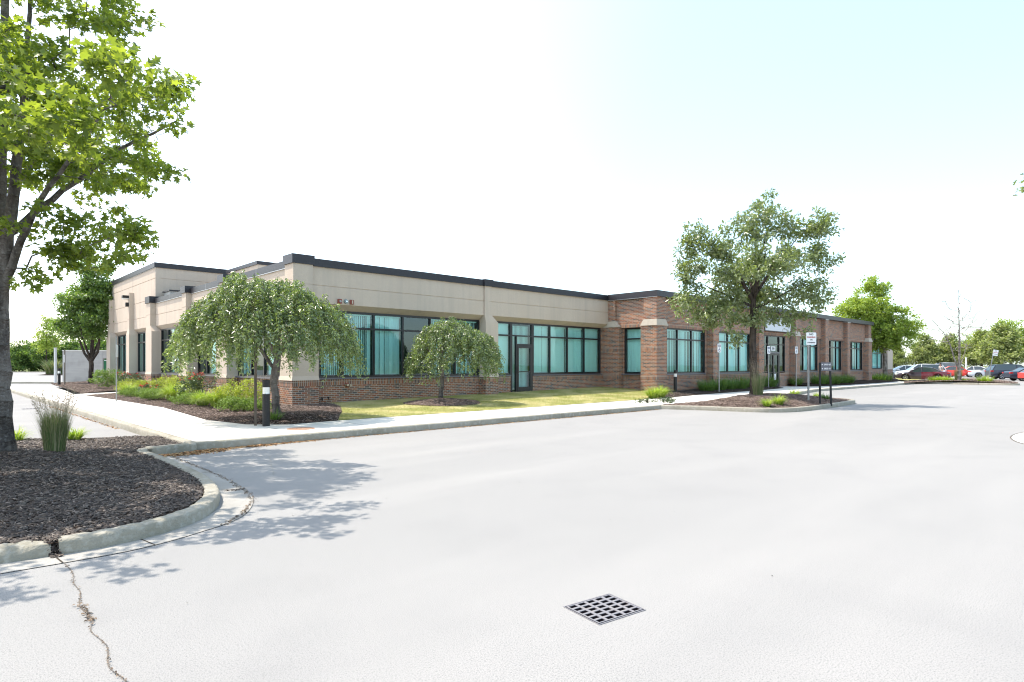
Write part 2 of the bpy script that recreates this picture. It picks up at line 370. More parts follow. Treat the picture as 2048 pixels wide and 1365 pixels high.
def resample(path, d):
    P = np.array(path, float); L = np.r_[0, np.cumsum(np.linalg.norm(np.diff(P, axis=0), axis=1))]
    n = max(2, int(L[-1]/d)); t = np.linspace(0, L[-1], n); return [tuple(p) for p in np.stack([np.interp(t, L, P[:, 0]), np.interp(t, L, P[:, 1])], 1)]

# ---------- instanced little faces (leaves, blades, chips) as one mesh
def rotmats(dirs, norms):
    x = dirs/np.linalg.norm(dirs, axis=1)[:, None]; z = norms-np.sum(norms*x, 1)[:, None]*x
    z /= (np.linalg.norm(z, axis=1)[:, None]+1e-9); y = np.cross(z, x); return np.stack([x, y, z], 2)
def scatter(TV, TF, pos, Rm, scale):
    TV = np.asarray(TV, float); k = len(TV); N = len(pos)
    sc = scale[:, None, None] if scale.ndim == 1 else scale[:, None, :]
    V = np.einsum('nij,nkj->nki', Rm, TV[None]*sc)+pos[:, None, :]
    lo = np.concatenate([np.array(f) for f in TF]); ln = np.array([len(f) for f in TF]); st = np.r_[0, np.cumsum(ln)[:-1]]
    loops = (lo[None]+k*np.arange(N)[:, None]).ravel(); starts = (st[None]+len(lo)*np.arange(N)[:, None]).ravel()
    return V.reshape(-1, 3), loops, starts
def halfleaf(half, fold=.22, droop=.25):
    up = half[1:-1]; n = len(up); V = [half[0]]+up+[half[-1]]+[(x, -y) for x, y in up]
    V = [(x, y, abs(y)*fold-droop*x*x) for x, y in V]
    return V, [tuple(range(0, n+2))[::-1], tuple([0]+list(range(n+2, 2*n+2))+[n+1])]
LEAF = {
 'maple': halfleaf([(0, 0), (.02, .42), (.27, .20), (.58, .52), (.62, .17), (1, 0)]),
 'oak': halfleaf([(0, 0), (.18, .10), (.28, .28), (.36, .10), (.56, .36), (.63, .12), (.84, .22), (1, 0)]),
 'lance': halfleaf([(0, 0), (.35, .17), (.7, .14), (1, 0)]),
 'oval': halfleaf([(0, 0), (.25, .27), (.65, .28), (1, 0)]),
 'quad': ([(0, 0, 0), (.5, .32, .08), (1, 0, -.15), (.5, -.32, .08)], [(0, 3, 2, 1)]),
}
def leafcloud(C, n, rc, size, kind, m, up=.6, out=None, flat=.65, droop=0., rs=1):
    """n leaves round every cluster centre"""
    r = np.random.default_rng(rs); C = np.repeat(np.asarray(C, float), n, axis=0); N = len(C)
    g = r.normal(0, 1, (N, 3)); g /= np.linalg.norm(g, axis=1)[:, None]; g *= (r.random(N)**.5)[:, None]
    pos = C+g*np.array([rc, rc, rc*flat])
    nrm = r.normal(0, 1, (N, 3))*.75+np.array([0, 0, up*1.6])+g*.5
    d = r.normal(0, 1, (N, 3))+g*.8; d[:, 2] -= droop*2
    TV, TF = LEAF[kind]; sc = size*r.uniform(.65, 1.2, N)
    V, l, s = scatter(TV, TF, pos, rotmats(d, nrm), sc); return npmesh('foliage', V, l, s, m)

# ---------- tree skeleton
def branches(nodes, parent, rad, m, sides=6, basecap=1.25):
    nodes = np.array(nodes, float); idx = [i for i in range(len(nodes)) if parent[i] >= 0]
    p = nodes[[parent[i] for i in idx]]; q = nodes[idx]; rq = rad[idx]; rp = np.minimum(rad[[parent[i] for i in idx]], rq*basecap)
    d = q-p; L = np.linalg.norm(d, axis=1)+1e-6; d /= L[:, None]
    ref = np.where(np.abs(d[:, 2:3]) > .9, np.array([[1., 0, 0]]), np.array([[0, 0, 1.]]))
    a = np.cross(d, ref); a /= np.linalg.norm(a, axis=1)[:, None]; b = np.cross(d, a)
    t = np.linspace(0, 2*np.pi, sides, endpoint=False); ca, sa = np.cos(t), np.sin(t)
    ring = a[:, None]*ca[None, :, None]+b[:, None]*sa[None, :, None]
    A = p[:, None]+ring*rp[:, None, None]; B = q[:, None]+ring*rq[:, None, None]+d[:, None]*(rq*.3)[:, None, None]
    V = np.concatenate([A, B], 1).reshape(-1, 3); n = len(idx); f = []
    for j in range(sides): f += [j, j+sides, (j+1) % sides+sides, (j+1) % sides]
    f += list(range(sides, 2*sides)); f = np.array(f); loops = (f[None]+2*sides*np.arange(n)[:, None]).ravel()
    st = np.r_[np.arange(sides)*4, sides*4]; starts = (st[None]+len(f)*np.arange(n)[:, None]).ravel()
    return npmesh('trunk', V, loops, starts, m, smooth=True)
def skeleton(trunks, targets, seg=.4, tip=.007, expo=2.35, zpen=.9, jit=.05, sag=.0, rs=1, start=.25):
    """trunks: list of polylines [(x,y,z,r)], first starts at the ground; targets get joined by limbs"""
    r = np.random.default_rng(rs); nodes = []; par = []; fix = {}
    for ti, tr in enumerate(trunks):
        prev = -1
        if ti:  # start from the nearest node of what is there
            D = np.linalg.norm(np.array(nodes)-np.array(tr[0][:3]), axis=1); prev = int(D.argmin())
        for k in range(len(tr)-1):
            a = np.array(tr[k]); b = np.array(tr[k+1]); n = max(1, int(np.linalg.norm(a[:3]-b[:3])/(seg*.6)))
            for j in range(n):
                t = j/n; q = a*(1-t)+b*t; nodes.append(q[:3]+r.normal(0, jit*.15, 3)*(1 if k or j else 0)); par.append(prev); prev = len(nodes)-1; fix[prev] = q[3]
        nodes.append(np.array(tr[-1][:3])); par.append(prev); fix[len(nodes)-1] = tr[-1][3]
    zmin = start*max(n[2] for n in nodes)
    T = np.asarray(targets, float); base = np.array(nodes); order = np.argsort([np.linalg.norm(base-t, axis=1).min() for t in T])
    ends = []
    NA = np.zeros((len(nodes)+len(T)*14, 3)); NA[:len(nodes)] = nodes; cnt = len(nodes)
    for ti in order:
        t = T[ti]; D = t-NA[:cnt]; dd = np.linalg.norm(D, axis=1)
        cost = dd+zpen*np.maximum(0, -D[:, 2]+.15*dd)+np.where(NA[:cnt, 2] < zmin, 9, 0)
        j = int(cost.argmin()); a = NA[j].copy(); L = dd[j]; n = min(12, max(1, int(L/seg)+1)); prev = j
        for k in range(1, n+1):
            s = k/n; q = a*(1-s)+t*s; q = q+np.array([0, 0, -sag*L*4*s*(1-s)])
            if k < n: q = q+r.normal(0, jit*min(L, 1.5), 3)
            NA[cnt] = q; par.append(prev); prev = cnt; cnt += 1
        ends.append(prev)
    NA = NA[:cnt]; w = np.zeros(cnt); 
    ch = np.zeros(cnt)
    for i in range(cnt-1, -1, -1):
        if w[i] == 0: w[i] = tip**expo
        if par[i] >= 0: w[par[i]] += w[i]
    rad = w**(1/expo)
    for i, v in fix.items(): rad[i] = v
    return NA, par, rad, ends
def ellpts(ells, n, rs=1, shell=.45, floor=None):
    r = np.random.default_rng(rs); w = np.array([e[3]*e[4]*e[5] for e in ells])**.8; w /= w.sum(); out = []
    while len(out) < n:
        e = ells[r.choice(len(ells), p=w)]; g = r.normal(0, 1, 3); g /= np.linalg.norm(g); g *= r.random()**shell
        p = np.array(e[:3])+g*np.array(e[3:6])
        if floor is None or p[2] > floor: out.append(p)
    return np.array(out)
def tree(name, label, cat, loc, trunks, ells, ncl, nleaf, rc, size, kind, leafm, bark, rs=1, group=None, rz=VIEW, tip=.007, up=.6, flat=.65, seg=.4, droop=0., floor=None, extra=None, shell=.45, zpen=.9, sides=6, start=.25, jit=.05):
    root = empty(name, loc, rz, label, cat, group)
    T = ellpts(ells, ncl, rs, shell, floor)
    if extra is not None: T = np.concatenate([T, np.array(extra)])
    NA, par, rad, ends = skeleton(trunks, T, seg=seg, tip=tip, rs=rs, zpen=zpen, start=start, jit=jit)
    link('trunk', branches(NA, par, rad, bark, sides), root)
    me = leafcloud(T, nleaf, rc, size, kind, leafm, up, flat=flat, droop=droop, rs=rs+1)
    link('crown', me, root); return root
def copytree(root, loc, rz, label, scale=1., name=None):
    c = root.copy(); c.name = name or root.name; COL.objects.link(c); c.location = loc; c.rotation_euler = (0, 0, rz); c['label'] = label
    c.scale = (scale,)*3 if not isinstance(scale, tuple) else scale
    for ch in list(root.children):
        d = ch.copy(); COL.objects.link(d); d.parent = c
        for g in list(ch.children):
            e = g.copy(); COL.objects.link(e); e.parent = d
    return c

# ---------- blades (grasses)
def blades(N, R0, L, lean, curl, w, m, rs=1, seg=4, ell=1., tipdrop=0., name='blades'):
    r = np.random.default_rng(rs); th = r.random(N)*2*np.pi; rr = R0*np.sqrt(r.random(N))
    bx, by = rr*np.cos(th), rr*np.sin(th)*ell
    ph = th+r.normal(0, .6, N); ln = r.uniform(*L, N); le = r.uniform(*lean, N); cu = r.uniform(*curl, N)
    out = np.stack([np.cos(ph), np.sin(ph)], 1); side = np.stack([-np.sin(ph), np.cos(ph)], 1)
    V = np.zeros((N, seg*2+1, 3)); x = np.zeros(N); z = np.zeros(N); ang = le.copy()
    for j in range(seg+1):
        t = j/seg; ww = w*(1-t**2)*(.75+.25*np.sin(t*3.1))*r.uniform(.8, 1.2, N)
        cx = bx+out[:, 0]*x; cy = by+out[:, 1]*x
        if j < seg:
            V[:, 2*j, 0] = cx-side[:, 0]*ww/2; V[:, 2*j, 1] = cy-side[:, 1]*ww/2; V[:, 2*j, 2] = z
            V[:, 2*j+1, 0] = cx+side[:, 0]*ww/2; V[:, 2*j+1, 1] = cy+side[:, 1]*ww/2; V[:, 2*j+1, 2] = z
        else: V[:, 2*j, 0] = cx; V[:, 2*j, 1] = cy; V[:, 2*j, 2] = z
        x = x+np.sin(ang)*ln/seg; z = np.maximum(z+np.cos(ang)*ln/seg, .01); ang = ang+cu/seg*(1+t*1.5)
    F = []
    for j in range(seg-1): F.append((2*j, 2*j+1, 2*j+3, 2*j+2))
    F.append((2*seg-2, 2*seg-1, 2*seg))
    k = seg*2+1; lo = np.concatenate([np.array(f) for f in F]); st = np.r_[0, np.cumsum([len(f) for f in F])[:-1]]
    loops = (lo[None]+k*np.arange(N)[:, None]).ravel(); starts = (st[None]+len(lo)*np.arange(N)[:, None]).ravel()
    return V.reshape(-1, 3), loops, starts
def clump(name, label, cat, loc, group=None, rs=1, **kw):
    m = kw.pop('m'); V, l, s = blades(rs=rs, m=m, **kw); o = link(name, npmesh(name, V, l, s, m), None, loc); return tag(o, label, cat, group)

def chips(name, poly, zf, N, m, size=(.03, .006), rs=1, near=None, kind='stuff', label=None, cat=None, tilt=.35, parent=None):
    """loose wood chips / leaf bits lying on a bed"""
    r = np.random.default_rng(rs); A = np.array(poly); lo = A.min(0); hi = A.max(0); P = np.zeros((0, 2))
    while len(P) < N:
        q = lo+(hi-lo)*r.random((N*3, 2)); k = inside_np(A, q[:, 0], q[:, 1]); q = q[k]
        if near is not None:
            d = np.hypot(q[:, 0]+9.93, q[:, 1]+20.32); q = q[r.random(len(q)) < np.clip((near/d)**1.5, .0, 1)]
        P = np.concatenate([P, q])
    P = P[:N]; z = np.array([zf(x, y) for x, y in P])+r.uniform(.0, size[1]*2.2, N)
    pos = np.column_stack([P, z]); a = r.random(N)*6.283
    d = np.stack([np.cos(a), np.sin(a), r.normal(0, tilt*.6, N)], 1); nr = np.stack([r.normal(0, tilt, N), r.normal(0, tilt, N), np.ones(N)], 1)
    sx = size[0]*r.uniform(.5, 1.6, N); sy = size[0]*r.uniform(.12, .34, N); sz = np.full(N, size[1])
    TV = [(-.5, -.5, 0), (.5, -.4, 0), (.45, .5, 0), (-.55, .4, 0), (-.4, -.2, 1), (.4, -.2, 1), (.4, .3, 1), (-.4, .3, 1)]
    TF = [(4, 5, 6, 7), (0, 1, 5, 4), (1, 2, 6, 5), (2, 3, 7, 6), (3, 0, 4, 7)]
    V, l, s = scatter(TV, TF, pos, rotmats(d, nr), np.stack([sx, sy, sz], 1))
    o = link(name, npmesh(name, V, l, s, m), parent)
    if label: tag(o, label, cat)
    return tag(o, None, None, None, kind)

# ------------------------------------------------------------------ light, sky, camera
sv = Vector((-.27, .45, 1)).normalized()
w = bpy.data.worlds.new("World"); S.world = w; w.use_nodes = True; nt = w.node_tree
sky = nt.nodes.new('ShaderNodeTexSky'); sky.sky_type = 'NISHITA'; sky.sun_disc = False
sky.sun_elevation = math.asin(sv.z); sky.sun_rotation = math.atan2(sv.x, sv.y); sky.air_density = 1.0; sky.dust_density = 1.5; sky.ozone_density = 1.0; sky.altitude = 200
# thin summer haze veiling the clear sky, denser towards the sun and the horizon
tcw = nt.nodes.new('ShaderNodeTexCoord'); dt = nt.nodes.new('ShaderNodeVectorMath'); dt.operation = 'DOT_PRODUCT'; dt.inputs[1].default_value = tuple(Vector((-.62, .62, .25)).normalized())
nt.links.new(tcw.outputs['Generated'], dt.inputs[0])
hz = nt.nodes.new('ShaderNodeValToRGB'); hz.color_ramp.interpolation = 'EASE'; mrw = nt.nodes.new('ShaderNodeMapRange'); mrw.inputs['From Min'].default_value = -1; mrw.inputs['From Max'].default_value = 1
nt.links.new(dt.outputs['Value'], mrw.inputs[0]); nt.links.new(mrw.outputs[0], hz.inputs[0])
HC = [(0., (1.0, 1.25, 1.25)), (.45, (1.2, 1.65, 1.58)), (.62, (1.8, 2.15, 2.0)), (.78, (2.9, 2.75, 2.4)), (1., (3.3, 3.0, 2.6))]
while len(hz.color_ramp.elements) < len(HC): hz.color_ramp.elements.new(.5)
for el_, (p_, c_) in zip(hz.color_ramp.elements, HC): el_.position = p_; el_.color = (*c_, 1)
ad = nt.nodes.new('ShaderNodeMix'); ad.data_type = 'RGBA'; ad.blend_type = 'ADD'; ad.inputs['Factor'].default_value = 1
nt.links.new(sky.outputs[0], ad.inputs['A']); nt.links.new(hz.outputs[0], ad.inputs['B'])
nt.links.new(ad.outputs['Result'], nt.nodes['Background'].inputs[0]); nt.nodes['Background'].inputs[1].default_value = .12
sl = bpy.data.lights.new('sun', 'SUN'); sl.energy = 2.8; sl.angle = R(.5); sl.color = (1, .915, .80)
so = bpy.data.objects.new('sun', sl); COL.objects.link(so); so.rotation_euler = sv.to_track_quat('Z', 'Y').to_euler(); so.location = (0, 0, 60)
cd = bpy.data.cameras.new('camera'); cd.sensor_width = 36; cd.lens = 36*1231/2048; cd.shift_y = 47.5/2048; cd.clip_end = 2000; cd.clip_start = .1
co = bpy.data.objects.new('camera', cd); COL.objects.link(co); co.location = (-9.93, -20.32, 1.6); co.rotation_euler = (R(90), 0, VIEW); S.camera = co
S.cycles.filter_width = 1.1; S.view_settings.view_transform = 'Standard'; S.view_settings.look = 'None'; S.view_settings.exposure = 1.35; S.view_settings.gamma = 1

# ------------------------------------------------------------------ ground
sheet('ground', [(-900, -900), (900, -900), (900, 900), (-900, 900)], lambda x, y: -.03, 'farfield')
sheet('parking_lot', [(-70, -75), (112, -75), (112, 60), (75, 150), (-70, 165)], lambda x, y: 0., 'asphalt')

def lawn_z(u, v):
    t = min(1, max(0, (v+5.6)/5.6)); base = .15+t*(.09+.012*max(0, min(u, 17)))
    m = .17*math.exp(-((u-3.3)**2/1.5+(v+2.75)**2/.75))
    return base+m
def bed_z(u, v):
    t = min(1, max(0, (v+5.2)/2.4)); return .15+.17*t+.03*math.sin(u*1.3)*t
def left_z(u, v):
    t = min(1, max(0, (u+4.4)/3.)); return .15+.15*t*(.7+.3*math.sin(v*.8))+.10*math.exp(-((u+3.2)**2+(v+4.2)**2)/2)+max(0, min(.12, (v-18)*.012))
def island_z(u, v):
    e = min(1, max(0, (v+11.9)/1.6), max(0, (-8.0-v)/1.0), max(0, (18.2-u)/2), max(0, (u-9.4)/2)); e = max(0, e)
    return .13+.30*e*math.exp(-((u-14.2)**2/16+(v+9.6)**2/7))+.01*math.sin(u*5)*e
def front_z(u, v):
    d = max(0, min(1, (-7.45-u)/1.2, (v+14.1)/1.2)); return .108+.15*d*math.exp(-((u+9.3)**2/9+(v+8.4)**2/12))+.012*math.sin(u*4+v*3)*d

def taper(poly, f, w=.7, base=.152):
    A = np.array(poly, float); Bn = np.roll(A, -1, axis=0); dv = Bn-A; L2 = (dv**2).sum(1)+1e-9
    def g(x, y):
        p = np.array([x, y]); t = np.clip(((p-A)*dv).sum(1)/L2, 0, 1); d = np.sqrt((((A+dv*t[:, None])-p)**2).sum(1).min()); k = min(1, d/w); k = k*k*(3-2*k)
        z = base+(f(x, y)-base)*k
        return z
    return g
# sidewalk: outer edge is the back of the kerb
walk = [(-6.25, 33.5), (-6.25, -7.8), (9.2, -7.8), (18.9, -7.8), (22, -7.3), (28.5, -6.05), (52.5, -6.05),
        (52.5, -4.75), (44, -4.95), (38.3, -4.95), (36, -4.8), (33.4, -4.6), (32.2, -3.6), (32.2, -2.9), (28.9, -2.9), (28.9, -4.2), (24, -4.7), (17, -5.0), (13.2, -5.5), (-2.2, -5.6),
        (-3.6, -5.75), (-4.3, -5.0), (-4.55, -3.0), (-4.1, 3.0), (-4.25, 9.5), (-4.5, 14.8), (-3.0, 16.4), (-1.2, 18.0), (-1.2, 18.9), (-3.2, 17.6), (-4.7, 16.6), (-4.3, 22), (-3.95, 29.4), (-3.6, 33.5)]
sheet('sidewalk', walk, lambda x, y: .148, 'concrete')
# tooled joints and cracks across the walk
jm = MB()
for i in range(20):
    v0 = -5.2+i*1.9
    if v0 < 30: jm.box(-6.24, -4.6, v0, v0+.012, .1482, .1500, 'joint')
for i in range(27):
    u0 = -4.2+i*1.9
    jm.box(u0, u0+.012, (-7.78 if u0 < 19 else -6.04), (-5.66 if u0 < 12.5 else -5.1), .1482, .1500, 'joint')
tag(jm.build('sidewalk_joints'), kind='structure')

KP = [(0, -.03), (0, .115), (.012, .140), (.035, .151), (.155, .149), (.165, .10), (.165, -.03)]
def kerb(path, seed, d=.12, jit=.0018, prof=KP):
    o = link('kerb', sweep(resample(path, d), prof, 'kerb', 'kerb', jitter=jit, seed=seed)); return tag(o, kind='structure')
kerb([(-6.42, 34), (-6.42, -7.6), (-6.36, -7.9), (-6.2, -7.96), (9.2, -7.96)], 1, .15)
arc = smoothpoly([(9.2, -7.96), (9.55, -8.7), (9.85, -9.5), (10.1, -10.4), (10.35, -11.1), (10.9, -11.65), (12, -11.9), (14, -11.92), (17.2, -11.75), (18.3, -11.45), (18.9, -10.6), (18.95, -8.0)], 5)
kerb(arc, 2); kerb([(18.95, -8.0), (21, -7.6), (23, -7.2), (28.5, -6.2), (52.4, -6.2)], 3, .25)
foot = smoothpoly([(-9.13, -13.97), (-8.73, -13.96), (-8.3, -13.83), (-7.9, -13.54), (-7.6, -13.1), (-7.41, -12.6), (-7.30, -12.1), (-7.22, -11.5), (-7.18, -10.7), (-7.15, -9.4), (-7.15, -8.16), (-6.7, -8.0), (-6.3, -7.99)], 6)
kerb(foot, 4, .05, .0035, [(a, b*.87 if b > 0 else b) for a, b in KP])
m = MB(); m.hexa((-9.20, -9.115, -13.985, -13.78), (-9.20, -9.115, -13.90, -13.78), -.02, .13, 'soil'); tag(m.build('soil_spill'), 'dark soil spilled through the gap in the foreground kerb', 'soil', None, 'stuff')
chips('mulch_chips', [(-9.185, -14.03), (-9.12, -14.03), (-9.12, -13.8), (-9.185, -13.8)], lambda x, y: max(.004, min(.125, (y+13.985)*1.5)), 260, 'chip', (.035, .006), 77, label='bark chips spilling through the gap in the foreground kerb', cat='mulch')
# the broken, sunken stretch of kerb beyond the joint
kb = sweep(resample([(-14.5, -13.5), (-11, -13.72), (-9.185, -13.965)], .06), [(0, -.03), (0, .055), (.03, .10), (.07, .112), (.155, .12), (.165, .09), (.165, -.03)], 'kerb', 'kerb', jitter=.007, seed=5)
tag(link('kerb', kb), kind='structure')
kerb([(-7.16, -8.02), (-7.0, -8.14), (-6.42, -8.0)], 6, .08)
gut = smoothpoly([(-14.5, -14.05), (-11, -14.17), (-9.53, -14.22), (-9.12, -14.24), (-8.71, -14.24), (-8.36, -14.16), (-8.05, -14.02), (-7.7, -13.83), (-7.42, -13.52), (-7.16, -13.0), (-7.0, -12.4), (-6.91, -11.5), (-6.88, -10.58), (-6.86, -9.3), (-6.84, -8.14)], 5)
inn = [(-7.1, -8.1), (-7.1, -9.4), (-7.13, -10.7), (-7.17, -11.5), (-7.25, -12.1), (-7.36, -12.6), (-7.55, -13.1), (-7.87, -13.5), (-8.28, -13.79), (-8.73, -13.9), (-9.2, -13.9), (-11, -13.6), (-14.5, -13.4)]
sheet('gutter', gut+inn, lambda x, y: .006, 'gutter')
e = MB()
for a, b in zip(gut[:-1], gut[1:]):
    a = np.array(a); b = np.array(b); t = b-a; n = np.array([t[1], -t[0]])/np.linalg.norm(t)*random.uniform(.001, .004)
    e.face([(*a, .0095), (*(a+n), .0095), (*(b+n), .0095), (*b, .0095)], 'joint')
for (p, q) in (((-8.52, -13.88), (-8.47, -14.2)), ((-7.22, -12.1), (-6.96, -12.2)), ((-7.16, -10.6), (-6.89, -10.6)), ((-9.17, -13.9), (-9.14, -14.24))):
    p = np.array(p); q = np.array(q); n = np.array([.006, 0]) if abs(p[0]-q[0]) < .1 else np.array([0, .006])
    e.face([(*(p-n), .0095), (*(p+n), .0095), (*(q+n), .0095), (*(q-n), .0095)], 'joint')
tag(e.build('gutter_joints'), kind='structure')
cir = [(6.07, -18.44), (6.4, -18.28), (6.75, -18.17), (7.2, -18.07), (7.9, -18.02), (8.8, -18.1), (9.9, -18.45), (10.8, -19.2), (10.8, -21.5), (9, -22), (6.5, -22), (5.0, -20.5), (5.2, -19.2)]
sheet('gutter_apron', smoothpoly(cir+[cir[0]], 4)[:-1], lambda x, y: .005, 'concrete')
cp = smoothpoly(cir+[cir[0]], 4); e = MB()
for a, b in zip(cp[:-1], cp[1:]):
    a = np.array(a); b = np.array(b); t = b-a; n = np.array([-t[1], t[0]])/np.linalg.norm(t)*.02
    e.face([(*a, .009), (*b, .009), (*(b-n), .009), (*(a-n), .009)], 'joint')
tag(e.build('gutter_edge'), kind='structure')

# ---- mulch beds
fpoly = [(-7.28, -8.2), (-7.3, -9.4), (-7.32, -10.7), (-7.37, -11.5), (-7.45, -12.05), (-7.56, -12.55), (-7.75, -13.0), (-8.02, -13.4), (-8.38, -13.67), (-8.75, -13.8), (-9.10, -13.81), (-9.11, -13.95), (-9.20, -13.95), (-9.21, -13.81), (-11, -13.56), (-16, -13.3), (-16, -4.6), (-8.9, -4.9), (-8.2, -5.5), (-7.0, -5.5), (-6.45, -5.9), (-6.44, -7.7), (-6.6, -7.9)]
sheet('mulch_bed', fpoly, front_z, 'soil', .16, 'stuff', 'dark shredded bark bed under the large maple in the foreground')
chips('mulch_chips', fpoly, front_z, 70000, 'chip', (.05, .008), 3, near=6.5, label='dark shredded bark chips around the large foreground maple', cat='mulch')
lpoly = [(-4.6, -3.0), (-4.32, -5.0), (-3.6, -5.72), (-2.2, -5.6), (-1.9, -5.1), (-1.5, -4.4), (-.9, -3.4), (.0, -1.6), (.3, -.5), (.3, .1), (-.66, .1), (-.66, 17.6), (-1.2, 18.0), (-3.0, 16.35), (-4.5, 14.8), (-4.25, 9.5), (-4.12, 3.0)]
_lt = taper(lpoly, left_z); left_t = lambda x, y: max(_lt(x, y), lawn_z(x, y)+.012) if x > -2.1 and y < 0 else _lt(x, y)
sheet('mulch_bed', lpoly, left_t, 'soil', .3, 'stuff', 'brown mulch bed along the tan wall of the building')
chips('mulch_chips', lpoly, left_t, 26000, 'chipfar', (.05, .008), 4, label='weathered brown mulch chips along the tan side wall', cat='mulch')
l2 = [(-4.3, 16.9), (-3.2, 17.7), (-1.2, 18.95), (-.66, 19), (-.66, 33), (-3.7, 33), (-3.95, 29.4)]
sheet('mulch_bed', l2, left_z, 'soil', .4, 'stuff', 'mulch bed around the far left tree past the door path')
chips('mulch_chips', l2, left_z, 6000, 'chipfar', (.07, .012), 5, label='mulch chips around the far left tree', cat='mulch')
ipoly = [(9.45, -8.0)]+[(9.72, -8.7), (10.02, -9.5), (10.27, -10.4), (10.52, -11.02), (11.0, -11.5), (12, -11.72), (14, -11.74), (17.2, -11.57), (18.15, -11.3), (18.75, -10.6), (18.8, -7.82), (9.5, -7.82)]
isl_t = taper(ipoly, island_z, .5, .14)
sheet('mulch_bed', ipoly, isl_t, 'soil', .25, 'stuff', 'mulched parking island around the oak')
chips('mulch_chips', ipoly, isl_t, 22000, 'chipfar', (.05, .008), 6, label='mulch chips on the parking island around the oak', cat='mulch')
bpoly = [(12.9, -5.45), (17, -4.98), (24, -4.68), (28.88, -4.18), (28.88, -2.88), (16.0, -2.88), (16.0, -3.5), (13.5, -4.6)]
bed_t = taper(bpoly, bed_z, .4)
sheet('mulch_bed', bpoly, bed_t, 'soil', .3, 'stuff', 'narrow dark mulch bed against the brick wall before the entrance')
chips('mulch_chips', bpoly, bed_t, 5000, 'chip', (.06, .01), 8, label='dark mulch chips against the brick wall before the entrance', cat='mulch')
b2 = [(32.22, -2.88), (32.22, -3.6), (33.4, -4.58), (36, -4.78), (38.3, -4.93), (52, -4.7), (60, -2), (60, 2.2), (49, 2.2), (48.8, -2.88)]
sheet('mulch_bed', b2, bed_z, 'soil', .4, 'stuff', 'dark mulch bed against the brick wall beyond the entrance')
# lawn
lw = [(-2.15, -5.55), (13.0, -5.45), (14.0, -4.4), (15.0, -3.6), (16.02, -3.35), (16.5, .1), (.28, .1), (.28, -.5), (-.02, -1.6), (-.9, -3.4), (-1.5, -4.4), (-1.9, -5.1)]
sheet('lawn', lw, lawn_z, 'lawnbase', .3, 'stuff', 'dry yellow-green lawn in front of the long window wall')
def grassover(poly, zf, N, rs, hmax=.055, name='grass', label=None):
    r = np.random.default_rng(rs); A = np.array(poly); lo = A.min(0); hi = A.max(0); q = lo+(hi-lo)*r.random((N*3, 2)); q = q[inside_np(A, q[:, 0], q[:, 1])][:N]
    md = np.hypot((q[:, 0]-3.3)/1.25, (q[:, 1]+2.9)/1.0); q = q[md > 1.]; N = len(q)
    z = np.array([zf(x, y) for x, y in q]); pos = np.column_stack([q, z-.004])
    d = np.stack([r.normal(0, .55, N), r.normal(0, .55, N), np.ones(N)], 1); nr = r.normal(0, 1, (N, 3))
    V, l, s = scatter([(0, -.06, 0), (1, 0, .15), (0, .06, 0)], [(0, 1, 2)], pos, rotmats(d, nr), hmax*r.uniform(.4, 1.2, N))
    return tag(link(name, npmesh(name, V, l, s, 'grass')), label, 'grass', None, 'stuff')
grassover(lw, lawn_z, 90000, 11, label='short dry grass blades of the lawn before the long window wall')
md = [(3.3+1.45*math.cos(a)*(1+.06*math.sin(3*a)), -2.9+1.12*math.sin(a)) for a in np.linspace(0, 2*math.pi, 26)[:-1]]
chips('mulch_chips', md, lambda x, y: lawn_z(x, y)+.008, 8000, 'chipfar', (.055, .009), 12, label='ring of mulch on the lawn under the small weeping tree', cat='mulch')
sheet('mulch_ring', md, lambda x, y: lawn_z(x, y)+.012, 'soil', .25, 'stuff', 'dark mulch ring under the small weeping tree')
# right island
rp = smoothpoly([(46.4, -6.3), (49.5, -6.6), (50.6, -8.0), (50.9, -10.2), (50.9, -12.3), (51.8, -12.7), (54, -12.2), (58, -11), (66, -8.6), (70, -6.8), (66, -5.2), (56, -4.6), (52.5, -4.8)], 4)
rz_ = lambda x, y: .14+.22*math.exp(-((x-54)**2/20+(y+9)**2/8))
sheet('mulch_bed', rp, rz_, 'soil', .5, 'stuff', 'far mulched parking island with the bare tree')
chips('mulch_chips', rp, rz_, 7000, 'chipfar', (.10, .015), 9, label='mulch chips on the far island with the bare tree', cat='mulch')
kerb(smoothpoly([(50.4, -6.2), (50.55, -7.4), (50.8, -8.6), (50.85, -10.2), (50.85, -12.2), (51.3, -12.75), (52.2, -12.75), (54.2, -12.3), (58, -11.1), (66.5, -8.6)], 4), 9, .4)
sheet('lawn', [(55.5, -4.5), (60, -2), (60, 2.2), (66, 2.2), (66, -3.9)], lambda x, y: .16, 'lawnbase', None, 'stuff', 'small patch of dry lawn at the far end of the building')
# far left island & far kerb
fl = [(2.0, 96), (6, 93), (12, 97), (9, 112), (5, 108)]
sheet('mulch_bed', fl, lambda x, y: .1, 'soil', None, 'stuff', 'far mulched island in front of the left hedge')
kerb([(-30, 172), (-5, 152), (14, 138)], 12, .8)

